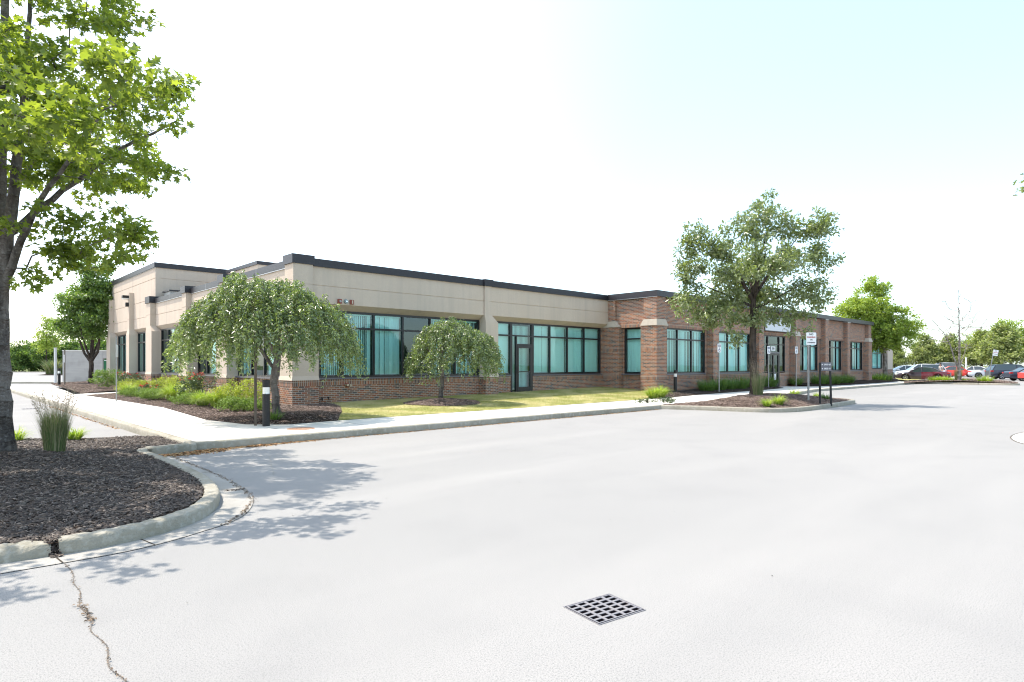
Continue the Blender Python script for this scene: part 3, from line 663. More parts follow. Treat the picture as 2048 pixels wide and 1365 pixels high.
# leaf litter by the kerbs, crack through the asphalt
def strip(path, w0, N, rs, m='litter', size=(.04, .006), label=None, name='leaf_litter', z0=.002):
    P = np.array(resample(path, .1)); r = np.random.default_rng(rs); i = r.integers(0, len(P)-1, N); t = r.random(N)[:, None]
    q = P[i]*(1-t)+P[i+1]*t+r.normal(0, 1, (N, 2))*w0*(.4+r.random((N, 1))); pos = np.column_stack([q, z0+r.random(N)*.012]); a = r.random(N)*6.28
    d = np.stack([np.cos(a), np.sin(a), r.normal(0, .3, N)], 1); nr = np.stack([r.normal(0, .5, N), r.normal(0, .5, N), np.ones(N)], 1)
    V, l, s = scatter(LEAF['oval'][0], LEAF['oval'][1], pos, rotmats(d, nr), size[0]*r.uniform(.3, 1.2, N))
    return tag(link(name, npmesh(name, V, l, s, m)), label, 'leaves', None, 'stuff')
strip([(-7.0, -8.3), (-6.5, -8.3), (-5.9, -8.15)], .10, 2600, 1, size=(.055, .006), label='heap of dry orange leaves in the kerb corner')
strip([(-6.2, -8.12), (-5.2, -8.07), (-4.0, -8.04)], .05, 1600, 2, label='dry leaves along the front kerb')
strip([(-4.0, -8.03), (0, -8.03), (9, -8.02)], .03, 1800, 21, label='thin line of dry leaves along the far front kerb')
strip([(-5.35, -8.08), (-5.0, -8.1)], .08, 500, 3, size=(.05, .006), label='small pile of dry leaves against the kerb')
strip([(-6.5, -2.5), (-6.52, 2), (-6.52, 9)], .04, 900, 4, label='dry leaves along the left side kerb')
strip([(-6.86, -8.6), (-6.88, -10.58), (-6.93, -11.6), (-7.02, -12.4), (-7.2, -13.1)], .02, 520, 5, 'crackbits', (.024, .004), 'fine leaf debris along the gutter edge', z0=.008)
strip([(-7.2, -13.05), (-7.5, -13.6), (-7.8, -13.9)], .012, 120, 6, 'crackbits', (.03, .004), 'bark debris on the gutter edge', z0=.008)
strip([(-7.02, -12.25), (-7.2, -12.2)], .02, 90, 7, 'chip', (.025, .004), 'debris at the gutter joint', z0=.010)
crack = [(-9.13, -14.26), (-9.12, -14.6), (-9.155, -14.85), (-9.15, -15.1), (-9.2, -15.4), (-9.175, -15.7), (-9.22, -15.9), (-9.19, -16.2), (-9.235, -16.5), (-9.2, -16.8), (-9.25, -17.6)]
cpth = resample(smoothpoly(crack, 3), .03); r_ = np.random.default_rng(5); e = MB(); prevw = .004
for a, b in zip(cpth[:-1], cpth[1:]):
    wd = max(.002, min(.004, prevw+r_.normal(0, .0015))); j = r_.normal(0, .003)
    e.face([(a[0]-prevw, a[1], .004), (a[0]+prevw, a[1], .004), (b[0]+wd, b[1], .004), (b[0]-wd, b[1], .004)], 'crackfill'); prevw = wd
tag(e.build('asphalt_crack'), kind='structure')
strip(crack, .006, 240, 8, 'crackbits', (.014, .003), 'dry bits caught in the long asphalt crack', z0=.005)
strip([(-9.19, -15.35), (-9.19, -15.75)], .014, 90, 9, 'crackbits', (.022, .003), 'tuft of debris in the asphalt crack', z0=.005)
e = MB()
for pth in ([(-6.9, -8.6), (-4.2, -10.6), (-1.5, -12.4)], [(-5.6, -9.6), (-6.3, -11.5)], [(2.0, -10), (9, -15.5)], [(-3, -9.2), (2, -12.4)]):
    q = resample(pth, .12)
    for a, b in zip(q[:-1], q[1:]):
        o1 = random.uniform(-.01, .01); e.face([(a[0], a[1], .004), (a[0]+.006, a[1]+.004, .004), (b[0]+.006+o1, b[1]+.004, .004), (b[0]+o1, b[1], .004)], 'kerb')
tag(e.build('hairline_cracks'), kind='structure')
strip([(-9, -16), (-3, -12), (10, -15), (4, -10), (-6, -13), (-4, -18)], 1.3, 90, 13, 'joint', (.018, .003), 'scattered specks of grit on the asphalt', name='grit')

# ------------------------------------------------------------------ storm drains and manhole
def drain(loc, rz, sx, sy, label, nx=5, ny=6):
    root = empty('storm_drain', loc, rz, label, 'drain')
    f = MB(); t_ = .008
    f.box(-sx/2-t_-.005, sx/2+t_+.005, -sy/2-t_-.008, -sy/2-.008, -.01, .0045, 'iron'); f.box(-sx/2-t_-.005, sx/2+t_+.005, sy/2+.008, sy/2+t_+.008, -.01, .0045, 'iron')
    f.box(-sx/2-t_-.005, -sx/2-.008, -sy/2-.008, sy/2+.008, -.01, .0045, 'iron'); f.box(sx/2+.008, sx/2+t_+.005, -sy/2-.008, sy/2+.008, -.01, .0045, 'iron'); f.build('drain_frame', root)
    d = MB(); d.box(-sx/2-.008, sx/2+.008, -sy/2-.008, sy/2+.008, -.002, .0012, 'void'); d.build('pit_shade_plate', root)  # flush plate, its near-black colour stands in for the shade of a pit
    g = MB(); cw = sx/nx; ch = sy/ny; bx = cw*.13; by = ch*.17; G = .0
    for i in range(nx+1):
        x = -sx/2+i*cw; g.box(max(-sx/2+G, x-bx), min(sx/2-G, x+bx), -sy/2+G, sy/2-G, .002, .006, 'iron')
    for i in range(nx):
        for j in range(ny+1):
            y = -sy/2+j*ch; g.box(-sx/2+i*cw+bx, -sx/2+(i+1)*cw-bx, max(-sy/2+G, y-by), min(sy/2-G, y+by), .002, .006, 'iron')
            for sxn in (-1, 1):      # rounded slot corners
                pass
    g.build('grate', root); return root
c0 = np.array([-6.71, -17.81])
drain((c0[0], c0[1], 0), math.atan2(-.06, .38), .385, .315, 'square cast iron storm grate in the asphalt in the foreground')
e = MB(); e.box(-.26, .26, -.22, .22, .001, .0025, 'gutter'); 
drain((-7.2, 7.95, 0), 0, .5, .35, 'storm grate in the left lane beside the long side kerb')
m = MB(); m.cyl((0, 0), .31, .0, .006, 'rust', 32); o = m.build('manhole_cover', None, (-3.79, -6.9, .149)); tag(o, 'round rusty manhole cover set in the front sidewalk', 'manhole cover')
m = MB()
for i in range(-4, 5):
    h = math.sqrt(max(0, .27**2-(i*.06)**2)); m.box(i*.06-.012, i*.06+.012, -h, h, .006, .010, 'rust')
m.build('tread_ribs', o)

# ------------------------------------------------------------------ the building
B = empty('office_building', (0, 0, 0), 0, 'long single-storey office building, tan stucco at the corner and red-brown brick further along, teal windows', 'building')
def part(mb, name, label=None, bevel=0):
    o = mb.build(name, B, bevel=bevel)
    if label: o['label'] = label
    return o
def window(axis, plane, a0, a1, z0, z1, mulls, tz, out, name='window', full=(), blinds=None, seed=0, gap=.32):
    """glazed bay in the plane y=plane (axis x) or x=plane (axis y); out = -1 towards the viewer's side"""
    f = MB(); fw = .035; D = .10
    def bx(p0, p1, q0, q1, d0, d1, m, mb=f):
        lo, hi = sorted((plane+out*d0, plane+out*d1))
        if axis == 'x': mb.box(p0, p1, lo, hi, q0, q1, m)
        else: mb.box(lo, hi, p0, p1, q0, q1, m)
    bx(a0, a1, z0, z0+.06, -.05, .05, 'frame'); bx(a0, a1, z1-.07, z1, -.05, .05, 'frame')
    es = [a0]+list(mulls)+[a1]
    for i, x in enumerate(es):
        lo, hi = (x, x+2*fw) if i == 0 else ((x-2*fw, x) if i == len(es)-1 else (x-fw, x+fw)); bx(lo, hi, z0+.06, z1-.07, -.05, .053, 'frame')
    for i in range(len(es)-1):
        lo = es[i]+(2*fw if i == 0 else fw); hi = es[i+1]-(2*fw if i == len(es)-2 else fw); bx(lo, hi, tz-.035, tz+.035, -.047, .05, 'frame')
    fr = f.build(name, B)
    g = MB(); 
    if axis == 'x': g.face([(a0, plane, z0), (a1, plane, z0), (a1, plane, z1), (a0, plane, z1)], 'glass')
    else: g.face([(plane, a0, z0), (plane, a0, z1), (plane, a1, z1), (plane, a1, z0)], 'glass')
    g.build('panes', fr)
    r = np.random.default_rng(seed)
    for i in range(len(es)-1):
        bl = MB()
        lo, hi = es[i]+.05, es[i+1]-.05; mode = (blinds[i] if blinds else 'c')
        if mode == 'n': continue
        p = lo+.0; steep = axis == 'y' or plane < -1; ang = {'c': -.22, 'o': .18 if steep else .52, 'h': -.15 if steep else .1}[mode]; cov0, cov1 = (0, 1)
        if mode == 'h': cov0, cov1 = r.choice([0, .45]), 1
        x = lo+(hi-lo)*cov0
        while x < hi-.04:
            a = ang+r.normal(0, .15); wdt = .089; dx = wdt*math.cos(a); dy = wdt*math.sin(a); q = plane-out*.16
            zz0, zz1 = z0+.09, z1-.12
            if axis == 'x': bl.face([(x, q, zz0), (x+dx, q-out*dy, zz0), (x+dx, q-out*dy, zz1), (x, q, zz1)], 'blind')
            else: bl.face([(q, x, zz0), (q-out*dy, x+dx, zz0), (q-out*dy, x+dx, zz1), (q, x, zz1)], 'blind')
            x += .079
        bx(lo, hi, z1-.12, z1-.07, -.10, -.20, 'blind', bl); bl.build('blinds', fr)
    return fr
FZ0, FZ1, CZ = 3.73, 4.98, 5.28
def fprof(o, w, sgn=1, zb=3.53, top=FZ1):   # stucco fascia cross-section: outer plane o, window plane w, one groove
    gz = 4.33; g = (w-o)*.0+.02*(1 if w > o else -1)
    return [(o, FZ0), (o, gz-.02), (o+g, gz-.008), (o+g, gz+.012), (o, gz+.024), (o, top), (w+.25, top), (w+.25, zb+.02), (w+.02, zb)]
# -- front stucco wall
m = MB(); m.prism(fprof(-.35, 0), 'x', -.42, 7.37, 'stucco', False); m.prism(fprof(-.35, 0), 'x', 7.75, 16.1, 'stucco', True); part(m, 'fascia_wall')
m = MB(); m.box(-.3, 9.29, 0, .25, -.2, .88, 'brick'); m.box(10.69, 15.975, 0, .25, -.2, .88, 'brick'); m.box(15.78, 16.3, .003, .25, 1.09, 3.6, 'brick'); part(m, 'brick_base')
m = MB(); m.box(-.3, 9.288, -.004, .2, .88, 1.08, 'soldier'); m.box(10.692, 15.97, -.004, .2, .88, 1.08, 'soldier'); part(m, 'soldier_course')
m = MB(); m.box(-.2, 7.38, -.06, .06, 1.08, 1.14, 'sill'); m.box(8.12, 9.27, -.06, .06, 1.08, 1.14, 'sill'); m.box(10.71, 15.9, -.06, .06, 1.08, 1.14, 'sill'); part(m, 'window_sill', bevel=.006)
window('x', .02, .0, 7.4, 1.14, 3.53, [.94, 2.21, 3.49, 4.8, 6.08], 2.93, -1, blinds=['o', 'o', 'h', 'n', 'o', 'o'], seed=1)
window('x', .02, 8.1, 9.29, 1.14, 3.53, [], 2.93, -1, blinds=['c'], seed=2)
window('x', .02, 10.69, 15.78, 1.14, 3.53, [11.88, 13.15, 14.44], 2.93, -1, blinds=['c', 'c', 'c', 'c'], seed=3)
# door bay
def door(u0, u1, y, z0, z1, leaves, name, label, out=-1):
    f = MB()
    lw_ = (u1-u0)/leaves
    for k in range(leaves):
        a, b = u0+k*lw_, u0+(k+1)*lw_; s = .10
        f.box(a+.005, a+s, y-.05, y+.03, z0, z1, 'frame'); f.box(b-s, b-.005, y-.05, y+.03, z0, z1, 'frame')
        f.box(a+s, b-s, y-.048, y+.03, z0, z0+.24, 'frame'); f.box(a+s, b-s, y-.048, y+.03, z1-.12, z1, 'frame')
        f.box(a+s, b-s, y-.046, y+.02, z0+.93, z0+.97, 'frame')
    d = f.build(name, B); d['label'] = label
    g = MB()
    for k in range(leaves):
        a, b = u0+k*lw_, u0+(k+1)*lw_; g.face([(a+.1, y-.01, z0+.24), (b-.1, y-.01, z0+.24), (b-.1, y-.01, z1-.12), (a+.1, y-.01, z1-.12)], 'glass')
    g.build('panes', d)
    h = MB()
    for k in range(leaves):
        x = u0+.05 if leaves == 1 else (u0+lw_+(-.05 if k == 0 else .05))
        h.tube((x, y-.11, z0+.85), (x, y-.11, z0+1.2), .014, 'galv'); h.tube((x, y-.11, z0+.88), (x, y-.04, z0+.88), .01, 'galv'); h.tube((x, y-.11, z0+1.17), (x, y-.04, z0+1.17), .01, 'galv')
    h.build('handle', d); return d
f = MB(); f.box(9.29, 9.37, -.03, .07, .33, 3.53, 'frame'); f.box(9.37, 9.6, -.028, .06, .33, .39, 'frame'); f.box(9.6, 9.66, -.033, .07, .33, 2.93, 'frame')
f.box(10.61, 10.69, -.03, .07, .33, 3.53, 'frame'); f.box(9.37, 10.61, -.028, .06, 2.9, 2.96, 'frame'); f.box(9.66, 10.61, -.028, .06, 2.49, 2.56, 'frame'); f.box(9.37, 10.61, -.028, .06, 3.46, 3.53, 'frame')
fr = f.build('door_surround', B); g = MB(); g.face([(9.37, .02, .39), (9.6, .02, .39), (9.6, .02, 2.9), (9.37, .02, 2.9)], 'glass'); g.face([(9.66, .02, 2.56), (10.61, .02, 2.56), (10.61, .02, 2.9), (9.66, .02, 2.9)], 'glass'); g.face([(9.37, .02, 2.96), (10.61, .02, 2.96), (10.61, .02, 3.46), (9.37, .02, 3.46)], 'glass'); g.build('panes', fr)
bl = MB(); x = 9.4
while x < 10.58: bl.face([(x, .2, .45), (x+.085, .225, .45), (x+.085, .225, 3.4), (x, .2, 3.4)], 'blind'); x += .079
bl.build('blinds', fr)
door(9.66, 10.61, .0, .33, 2.49, 1, 'door', 'single dark glass door in the long window wall')
m = MB(); m.box(9.2, 10.9, -.9, .0, .1, .31, 'concrete'); part(m, 'door_step', bevel=.01)
# -- pilasters: brick foot, flared base, shaft, flared neck, narrow upper strip
def pilaster(x0, x1, y0, y1, nx0, nx1, ny0, ny1, top=5.02, neck=(3.42, 3.74), zb=-.2, cap=True, cz=(5.0, 5.32), capm='coping'):
    m = MB(); m.box(x0-.004, x1+.004, y0-.004, y1, zb, .87, 'brick'); m.box(x0-.008, x1+.008, y0-.008, y1, .87, 1.07, 'soldier')
    m.hexa((x0-.03, x1+.03, y0-.03, y1), (x0, x1, y0, y1), 1.07, 1.22, 'stucco')
    m.box(x0, x1, y0, y1, 1.22, neck[0], 'stucco'); m.hexa((x0, x1, y0, y1), (nx0, nx1, ny0, ny1), neck[0], neck[1], 'stucco')
    gz = 4.33
    m.box(nx0, nx1, ny0, ny1, neck[1], gz-.015, 'stucco'); m.box(nx0+.012, nx1-.012, ny0+.012, ny1-.012, gz-.015, gz+.015, 'stucco'); m.box(nx0, nx1, ny0, ny1, gz+.015, top, 'stucco')
    p = part(m, 'pilaster')
    if cap:
        c = MB(); c.box(nx0-.06, nx1+.06, ny0-.06, ny1+.06, cz[0], cz[1], capm); c.build('pilaster_cap', p, bevel=.006)
    return p
pilaster(7.4, 8.12, -.45, .1, 7.37, 7.76, -.42, -.1, cap=True, cz=(4.975, 5.262))
# corner pilaster wraps both walls
m = MB(); m.box(-1.134, -.2, -.454, .56, -.2, .87, 'brick'); m.box(-1.138, -.196, -.458, .564, .87, 1.07, 'soldier')
m.hexa((-1.17, -.19, -.49, .58), (-1.13, -.2, -.45, .56), 1.07, 1.22, 'stucco'); m.box(-1.13, -.2, -.45, .56, 1.22, 3.45, 'stucco')
m.hexa((-1.13, -.2, -.45, .56), (-1.1, -.4, -.45, .22), 3.45, 3.74, 'stucco'); m.box(-1.1, -.4, -.45, .22, 3.74, 4.315, 'stucco'); m.box(-1.09, -.41, -.44, .22, 4.315, 4.34, 'stucco'); m.box(-1.1, -.4, -.45, .22, 4.34, 5.02, 'stucco')
p = part(m, 'pilaster'); c = MB(); c.box(-1.15, -.36, -.49, .26, 5.0, 5.31, 'coping'); c.build('pilaster_cap', p, bevel=.006)
# -- left stucco facade (faces -x)
m = MB(); pr = fprof(-.85, -.65); pr = [(a if a < -.6 else a, b) for a, b in pr]
m.prism(pr, 'y', .22, 17.66, 'stucco', True); part(m, 'fascia_wall')
m = MB(); m.box(-.66, -.35, .5, 28.8, -.2, .88, 'brick'); part(m, 'brick_base')
m = MB(); m.box(-.665, -.36, .56, 28.7, .88, 1.08, 'soldier'); part(m, 'soldier_course')
def lsill(a, b): m = MB(); m.box(-.80, -.58, a, b, 1.08, 1.14, 'sill'); part(m, 'window_sill', bevel=.006)
for (a, b, ms, bd, s) in ((.6, 5.75, (1.9, 3.09, 4.35), 'ocno', 11), (7.05, 10.95, (8.3, 9.65), 'ccn', 12), (12.3, 17.2, (13.5, 14.7, 15.9), 'coon', 13), (18.6, 22.35, (19.8, 21.1), 'ooo', 14), (23.3, 27.65, (24.7, 26.2), 'ooo', 15)):
    window('y', -.63, a, b, 1.14, 3.53, ms, 2.93, -1, blinds=list(bd), seed=s); lsill(a-.03, b+.03)
    if a > 1: pass
for a, b in ((5.75, 7.05), (10.95, 12.3), (17.2, 18.6), (22.35, 23.3), (27.65, 28.8), (.2, .6)):   # solid wall between the bays
    m = MB(); m.box(-.645, -.4, a, b, 1.08, 3.6, 'stucco'); part(m, 'wall_pier')
for (a, b, na, nb) in ((5.75, 7.03, 6.13, 6.73), (10.95, 12.25, 11.3, 11.9)):
    pilaster(-1.13, -.66, a, b, -1.1, -.7, na, nb)
pilaster(-1.13, -.66, 17.3, 18.53, -1.12, -.7, 17.6, 18.43, cz=(4.98, 5.34))
pilaster(-1.13, -.66, 22.4, 23.17, -1.10, -.7, 22.5, 23.0, top=5.95, cap=False)
pilaster(-1.13, -.66, 27.68, 28.85, -1.10, -.7, 28.0, 28.6, top=5.95, cap=False)
# -- tall rear block
def groovewall(axis, o, w, zs, zb, zt, a0, a1, mb, zz0=3.73):
    g = .02 if w > o else -.02; P = [(o, zz0)]
    for gz in zs: P += [(o, gz-.02), (o+g, gz-.008), (o+g, gz+.012), (o, gz+.024)]
    P += [(o, zt), (w, zt), (w, zb)]; mb.prism(P, axis, a0, a1, 'stucco', True)
m = MB(); groovewall('y', -.85, -.6, (4.33, 5.25, 6.36), 3.55, 6.95, 17.66, 28.8, m); part(m, 'upper_wall')
m = MB(); P = [(17.66, 4.6), (17.66, 6.34), (17.68, 6.352), (17.68, 6.372), (17.66, 6.384), (17.66, 6.95), (17.9, 6.95), (17.9, 4.6)]; m.prism(P, 'x', -.6, 14, 'stucco', True); m.box(-.6, 14, 28.5, 28.8, -.2, 6.95, 'stucco'); m.box(13.7, 14, 17.9, 28.5, 4.6, 6.95, 'stucco'); part(m, 'upper_wall')
def ring(mb, x0, x1, y0, y1, z0, z1, t, m='coping'):
    mb.box(x0, x1, y0, y0+t, z0, z1, m); mb.box(x0, x1, y1-t, y1, z0, z1, m); mb.box(x0, x0+t, y0+t, y1-t, z0, z1, m); mb.box(x1-t, x1, y0+t, y1-t, z0, z1, m)
m = MB(); ring(m, -.92, 14.08, 17.59, 28.87, 6.95, 7.22, .36); part(m, 'coping', bevel=.008)
m = MB(); m.box(-.88, -.84, 17.62, 28.84, 6.925, 6.95, 'flash'); part(m, 'flashing')
# rooftop penthouse and hatch
m = MB(); m.box(2.52, 7.5, 12, 16.5, 4.7, 6.82, 'stucco'); part(m, 'penthouse_wall'); m = MB(); m.box(2.46, 7.56, 11.94, 16.56, 6.82, 7.0, 'coping'); part(m, 'coping', bevel=.008)
m = MB(); m.box(-.5, 1.8, 16.2, 17.4, 4.75, 5.55, 'galv'); m.box(-.56, 1.86, 16.14, 17.46, 5.55, 5.62, 'coping'); m.box(-.2, 1.5, 16.17, 16.19, 5.0, 5.4, 'frame'); part(m, 'rooftop_unit', 'grey metal unit on the roof against the tall rear block')
# copings of the low stucco part
m = MB(); m.box(-.35, 7.31, -.42, .1, 4.975, 5.24, 'coping'); m.box(7.82, 15.95, -.42, .1, 4.975, 5.24, 'coping'); part(m, 'coping', bevel=.008)
m = MB()
for a, b in ((.27, 6.07), (6.79, 11.24), (11.96, 17.54)): m.box(-.92, -.5, a, b, 4.98, 5.22, 'coping')
part(m, 'coping', bevel=.008)
m = MB()
for a, b in ((.27, 6.07), (6.79, 11.24), (11.96, 17.54)): m.box(-.90, -.84, a, b, 4.945, 4.98, 'flash')
part(m, 'flashing')
for y in (3.2, 9.0, 14.6): m = MB(); m.box(-.923, -.5, y, y+.015, 4.978, 5.223, 'flash'); part(m, 'coping_seam')
m = MB(); m.box(-.6, 16.2, .1, 17.7, 4.7, 4.75, 'roof'); m.box(-.5, 13.9, 17.8, 28.6, 6.7, 6.75, 'roof'); m.box(16.2, 48.7, -2.8, 17.7, 4.7, 4.75, 'roof'); m.box(48.7, 75, 2.4, 17.7, 4.7, 4.75, 'roof'); part(m, 'roof')
# inner dark core closes the rooms
m = MB(); m.box(1.2, 48.6, 1.9, 17, -.1, 4.69, 'dark'); m.box(49, 74, 4.2, 17, -.1, 4.69, 'dark'); m.box(17.8, 48, -1.4, 1.88, -.1, 4.69, 'dark'); m.box(1.0, 13, 17.2, 28.2, -.1, 4.69, 'dark'); part(m, 'interior')
m = MB(); m.box(-.3, 48.4, .26, 1.9, .25, .30, 'dark'); part(m, 'floor')
# -- brick part: side wall facing -x
m = MB(); m.box(16.36, 16.7, -2.9, -.0, -.2, .87, 'brick'); m.box(16.36, 16.7, -1.12, .0, 1.09, 3.5, 'brick'); m.box(16.10, 16.7, -3.0, 0, 3.74, 4.97, 'brick'); part(m, 'brick_wall')
m = MB(); m.box(16.355, 16.7, -2.9, 0, .87, 1.07, 'soldier'); part(m, 'soldier_course'); m = MB(); m.box(16.095, 16.7, -2.95, -.2, 3.5, 3.74, 'soldier'); part(m, 'soldier_course')
m = MB(); m.box(16.2, 16.45, -2.6, -1.0, 1.07, 1.14, 'sill'); part(m, 'window_sill', bevel=.006)
window('y', 16.42, -2.8, -1.14, 1.14, 3.5, [], 2.93, -1, blinds=['c'], seed=21)
def bpil(x0, x1, y0, y1, nx0, nx1, ny0, ny1, corb=True, top=4.97):
    m = MB(); m.box(x0-.004, x1+.004, y0-.004, y1, -.2, .87, 'brick'); m.box(x0-.01, x1+.01, y0-.01, y1, .87, 1.07, 'soldier')
    m.box(x0, x1, y0, y1, 1.07, 2.3, 'brick'); m.box(x0-.002, x1+.002, y0-.002, y1, 2.3, 2.5, 'soldier')
    if corb:
        m.box(x0, x1, y0, y1, 2.5, 3.55, 'brick'); m.box(nx0, nx1, ny0, ny1, 3.83, top, 'brick')
        p = part(m, 'brick_pilaster'); c = MB(); c.hexa((x0-.05, x1+.05, y0-.05, y1), (nx0-.02, nx1+.02, ny0-.02, ny1), 3.55, 3.86, 'stone'); c.build('stone_corbel', p)
    else:
        m.box(x0, x1, y0, y1, 2.5, top-.05, 'brick'); p = part(m, 'brick_pilaster'); c = MB(); c.box(x0-.03, x1+.03, y0-.03, y1, top-.05, top-.002, 'flash'); c.build('pilaster_cap', p)
    return p
bpil(15.98, 16.42, -1.06, .0, 15.98, 16.3, -.82, -.0)
bpil(15.98, 16.91, -3.33, -2.4, 15.98, 16.76, -3.33, -2.57)
# brick front
m = MB(); m.box(16.7, 29.35, -2.92, -2.6, -.2, .87, 'brick'); m.box(31.0, 48.7, -2.92, -2.6, -.2, .87, 'brick'); m.box(16.7, 48.7, -3.02, -2.6, 3.74, 4.97, 'brick')
for a, b in ((16.85, 17.15), (21.35, 22.55), (26.85, 27.95), (31.95, 33.75), (37.65, 39.15), (42.55, 43.75), (47.55, 48.7)): m.box(a, b, -2.915, -2.6, 1.07, 3.5, 'brick')
part(m, 'brick_wall')
m = MB(); m.box(16.7, 29.34, -2.925, -2.6, .87, 1.07, 'soldier'); m.box(31.02, 48.7, -2.925, -2.6, .87, 1.07, 'soldier'); m.box(16.9, 48.6, -3.025, -2.6, 3.5, 3.74, 'soldier'); part(m, 'soldier_course')
W = [(17.15, 21.35, (18.55, 19.95), 'ooo', 31), (22.55, 26.85, (24.0, 25.4), 'ccc', 32), (33.75, 37.65, (35.05, 36.35), 'nhc', 33), (39.15, 42.55, (40.3, 41.45), 'nnc', 34), (43.75, 47.55, (45.0, 46.3), 'noc', 35)]
for a, b, ms, bd, s in W:
    window('x', -2.88, a, b, 1.14, 3.5, ms, 2.93, -1, blinds=list(bd), seed=s)
    m = MB(); m.box(a-.02, b+.02, -2.99, -2.86, 1.07, 1.14, 'sill'); part(m, 'window_sill', bevel=.006)
for (a, b, c) in ((21.55, 22.2, False), (27.2, 27.9, False), (32.7, 33.45, True), (38.1, 38.8, False), (42.75, 43.4, False), (47.85, 48.76, True)):
    if c: bpil(a, b, -3.33, -2.9, a+.1, b-.1, -3.30, -2.95)
    else: bpil(a, b, -3.33, -2.9, a, b, -3.33, -2.95, False)
# entrance
f = MB(); f.box(27.95, 28.03, -2.93, -2.83, 1.12, 3.5, 'frame'); f.box(28.03, 31.87, -2.92, -2.84, 3.43, 3.5, 'frame'); f.box(31.87, 31.95, -2.93, -2.83, 1.12, 3.5, 'frame'); f.box(29.28, 29.38, -2.94, -2.83, .15, 3.43, 'frame'); f.box(30.98, 31.08, -2.94, -2.83, .15, 3.43, 'frame')
f.box(28.03, 29.28, -2.92, -2.84, 1.12, 1.18, 'frame'); f.box(31.08, 31.87, -2.92, -2.84, 1.12, 1.18, 'frame'); f.box(28.03, 29.28, -2.92, -2.84, 2.9, 2.96, 'frame'); f.box(29.38, 30.98, -2.92, -2.84, 2.9, 2.96, 'frame'); f.box(31.08, 31.87, -2.92, -2.84, 2.9, 2.96, 'frame'); f.box(29.38, 30.98, -2.97, -2.84, 2.34, 2.44, 'sill')
fr = f.build('door_surround', B); g = MB(); g.face([(28.03, -2.88, 1.15), (29.28, -2.88, 1.15), (29.28, -2.88, 3.45), (28.03, -2.88, 3.45)], 'glass'); g.face([(31.08, -2.88, 1.15), (31.87, -2.88, 1.15), (31.87, -2.88, 3.45), (31.08, -2.88, 3.45)], 'glass'); g.face([(29.38, -2.88, 2.44), (30.98, -2.88, 2.44), (30.98, -2.88, 3.45), (29.38, -2.88, 3.45)], 'glass'); g.build('panes', fr)
door(29.38, 30.98, -2.88, .15, 2.34, 2, 'entrance_door', 'double glass entrance door with a number above it')
m = MB(); m.box(29.86, 30.5, -2.90, -2.89, 2.52, 2.80, 'white'); np_ = part(m, 'number_plate'); o = link('digits', textmesh('2903', .20, 'ink', .004), np_, (30.18, -2.904, 2.655)); o.rotation_euler = (R(90), 0, 0)
m = MB(); m.box(28.05, 31.9, -3.32, -3.03, 3.74, 4.72, 'frame'); sp = part(m, 'sign_box', 'blank pale sign panel above the entrance'); m = MB(); m.box(28.08, 31.87, -3.33, -3.322, 3.77, 4.69, 'panel'); m.build('sign_face', sp)
m = MB(); m.box(30.3, 30.6, -2.895, -2.893, .6, 1.0, 'white'); part(m, 'door_notice')
m = MB(); m.box(15.9, 49.0, -3.42, -2.6, 4.97, 5.26, 'coping'); m.box(15.9, 16.5, -2.6, -.42, 4.97, 5.26, 'coping'); part(m, 'coping', bevel=.008)
m = MB(); m.box(15.93, 15.98, -3.36, -.02, 4.94, 4.97, 'flash'); part(m, 'flashing')
for x in np.arange(18.2, 48, 3.05): m = MB(); m.box(x, x+.014, -3.423, -3.3, 4.968, 5.263, 'frame'); part(m, 'coping_seam')
# far stucco end
m = MB(); m.prism([(2.05, FZ0), (2.05, 4.97), (2.6, 4.97), (2.6, 3.55), (2.3, 3.53)], 'x', 48.7, 75.0, 'stucco', True); m.box(72.0, 75, 2.3, 2.6, -.2, 3.6, 'stucco'); m.box(48.7, 66.2, 2.31, 2.6, 1.1, 3.6, 'stucco'); m.box(74.7, 75, 2.6, 17.5, -.2, 4.97, 'stucco'); part(m, 'fascia_wall')
m = MB(); m.box(48.7, 75.02, 2.27, 2.6, -.2, 1.09, 'brick'); m.box(48.45, 48.7, -2.9, 2.4, -.2, 4.96, 'brick'); part(m, 'brick_base')
m = MB(); m.box(48.6, 75.1, 1.97, 2.6, 4.97, 5.26, 'coping'); part(m, 'coping')
window('x', 2.32, 66.3, 71.95, 1.14, 3.53, [68.2, 70.1], 2.93, -1, blinds=['o', 'c', 'c'], seed=41)
pilaster(72.6, 74.6, 1.9, 2.35, 72.9, 74.2, 1.95, 2.3, cap=False, top=4.96)
# wall-mounted things that belong to the building
m = MB(); m.box(1.02, 1.16, -.42, -.35, 3.76, 3.92, 'alarmred'); m.box(1.07, 1.12, -.44, -.42, 3.78, 3.9, 'brass'); part(m, 'alarm_strobe')
m = MB(); m.box(.55, .69, -.42, -.35, 3.76, 3.92, 'alarmred'); m.cyl((.62, 3.84), .04, -.45, -.42, 'galv', 12, axis='y'); part(m, 'alarm_strobe')
m = MB(); m.cyl((.87, 3.85), .075, -.41, -.35, 'belltone', 20, axis='y'); m.cyl((.87, 3.85), .03, -.44, -.41, 'chrome', 12, axis='y'); part(m, 'alarm_bell')
m = MB(); m.cyl((1.1, .87), .075, -.05, .0, 'alarmred', 18, axis='y'); m.cyl((1.06, .87), .045, -.16, -.05, 'brass', 14, axis='y'); m.cyl((1.17, .85), .045, -.17, -.05, 'brass', 14, axis='y'); m.box(1.0, 1.22, -.07, -.05, .84, .9, 'brass'); part(m, 'hose_connection')
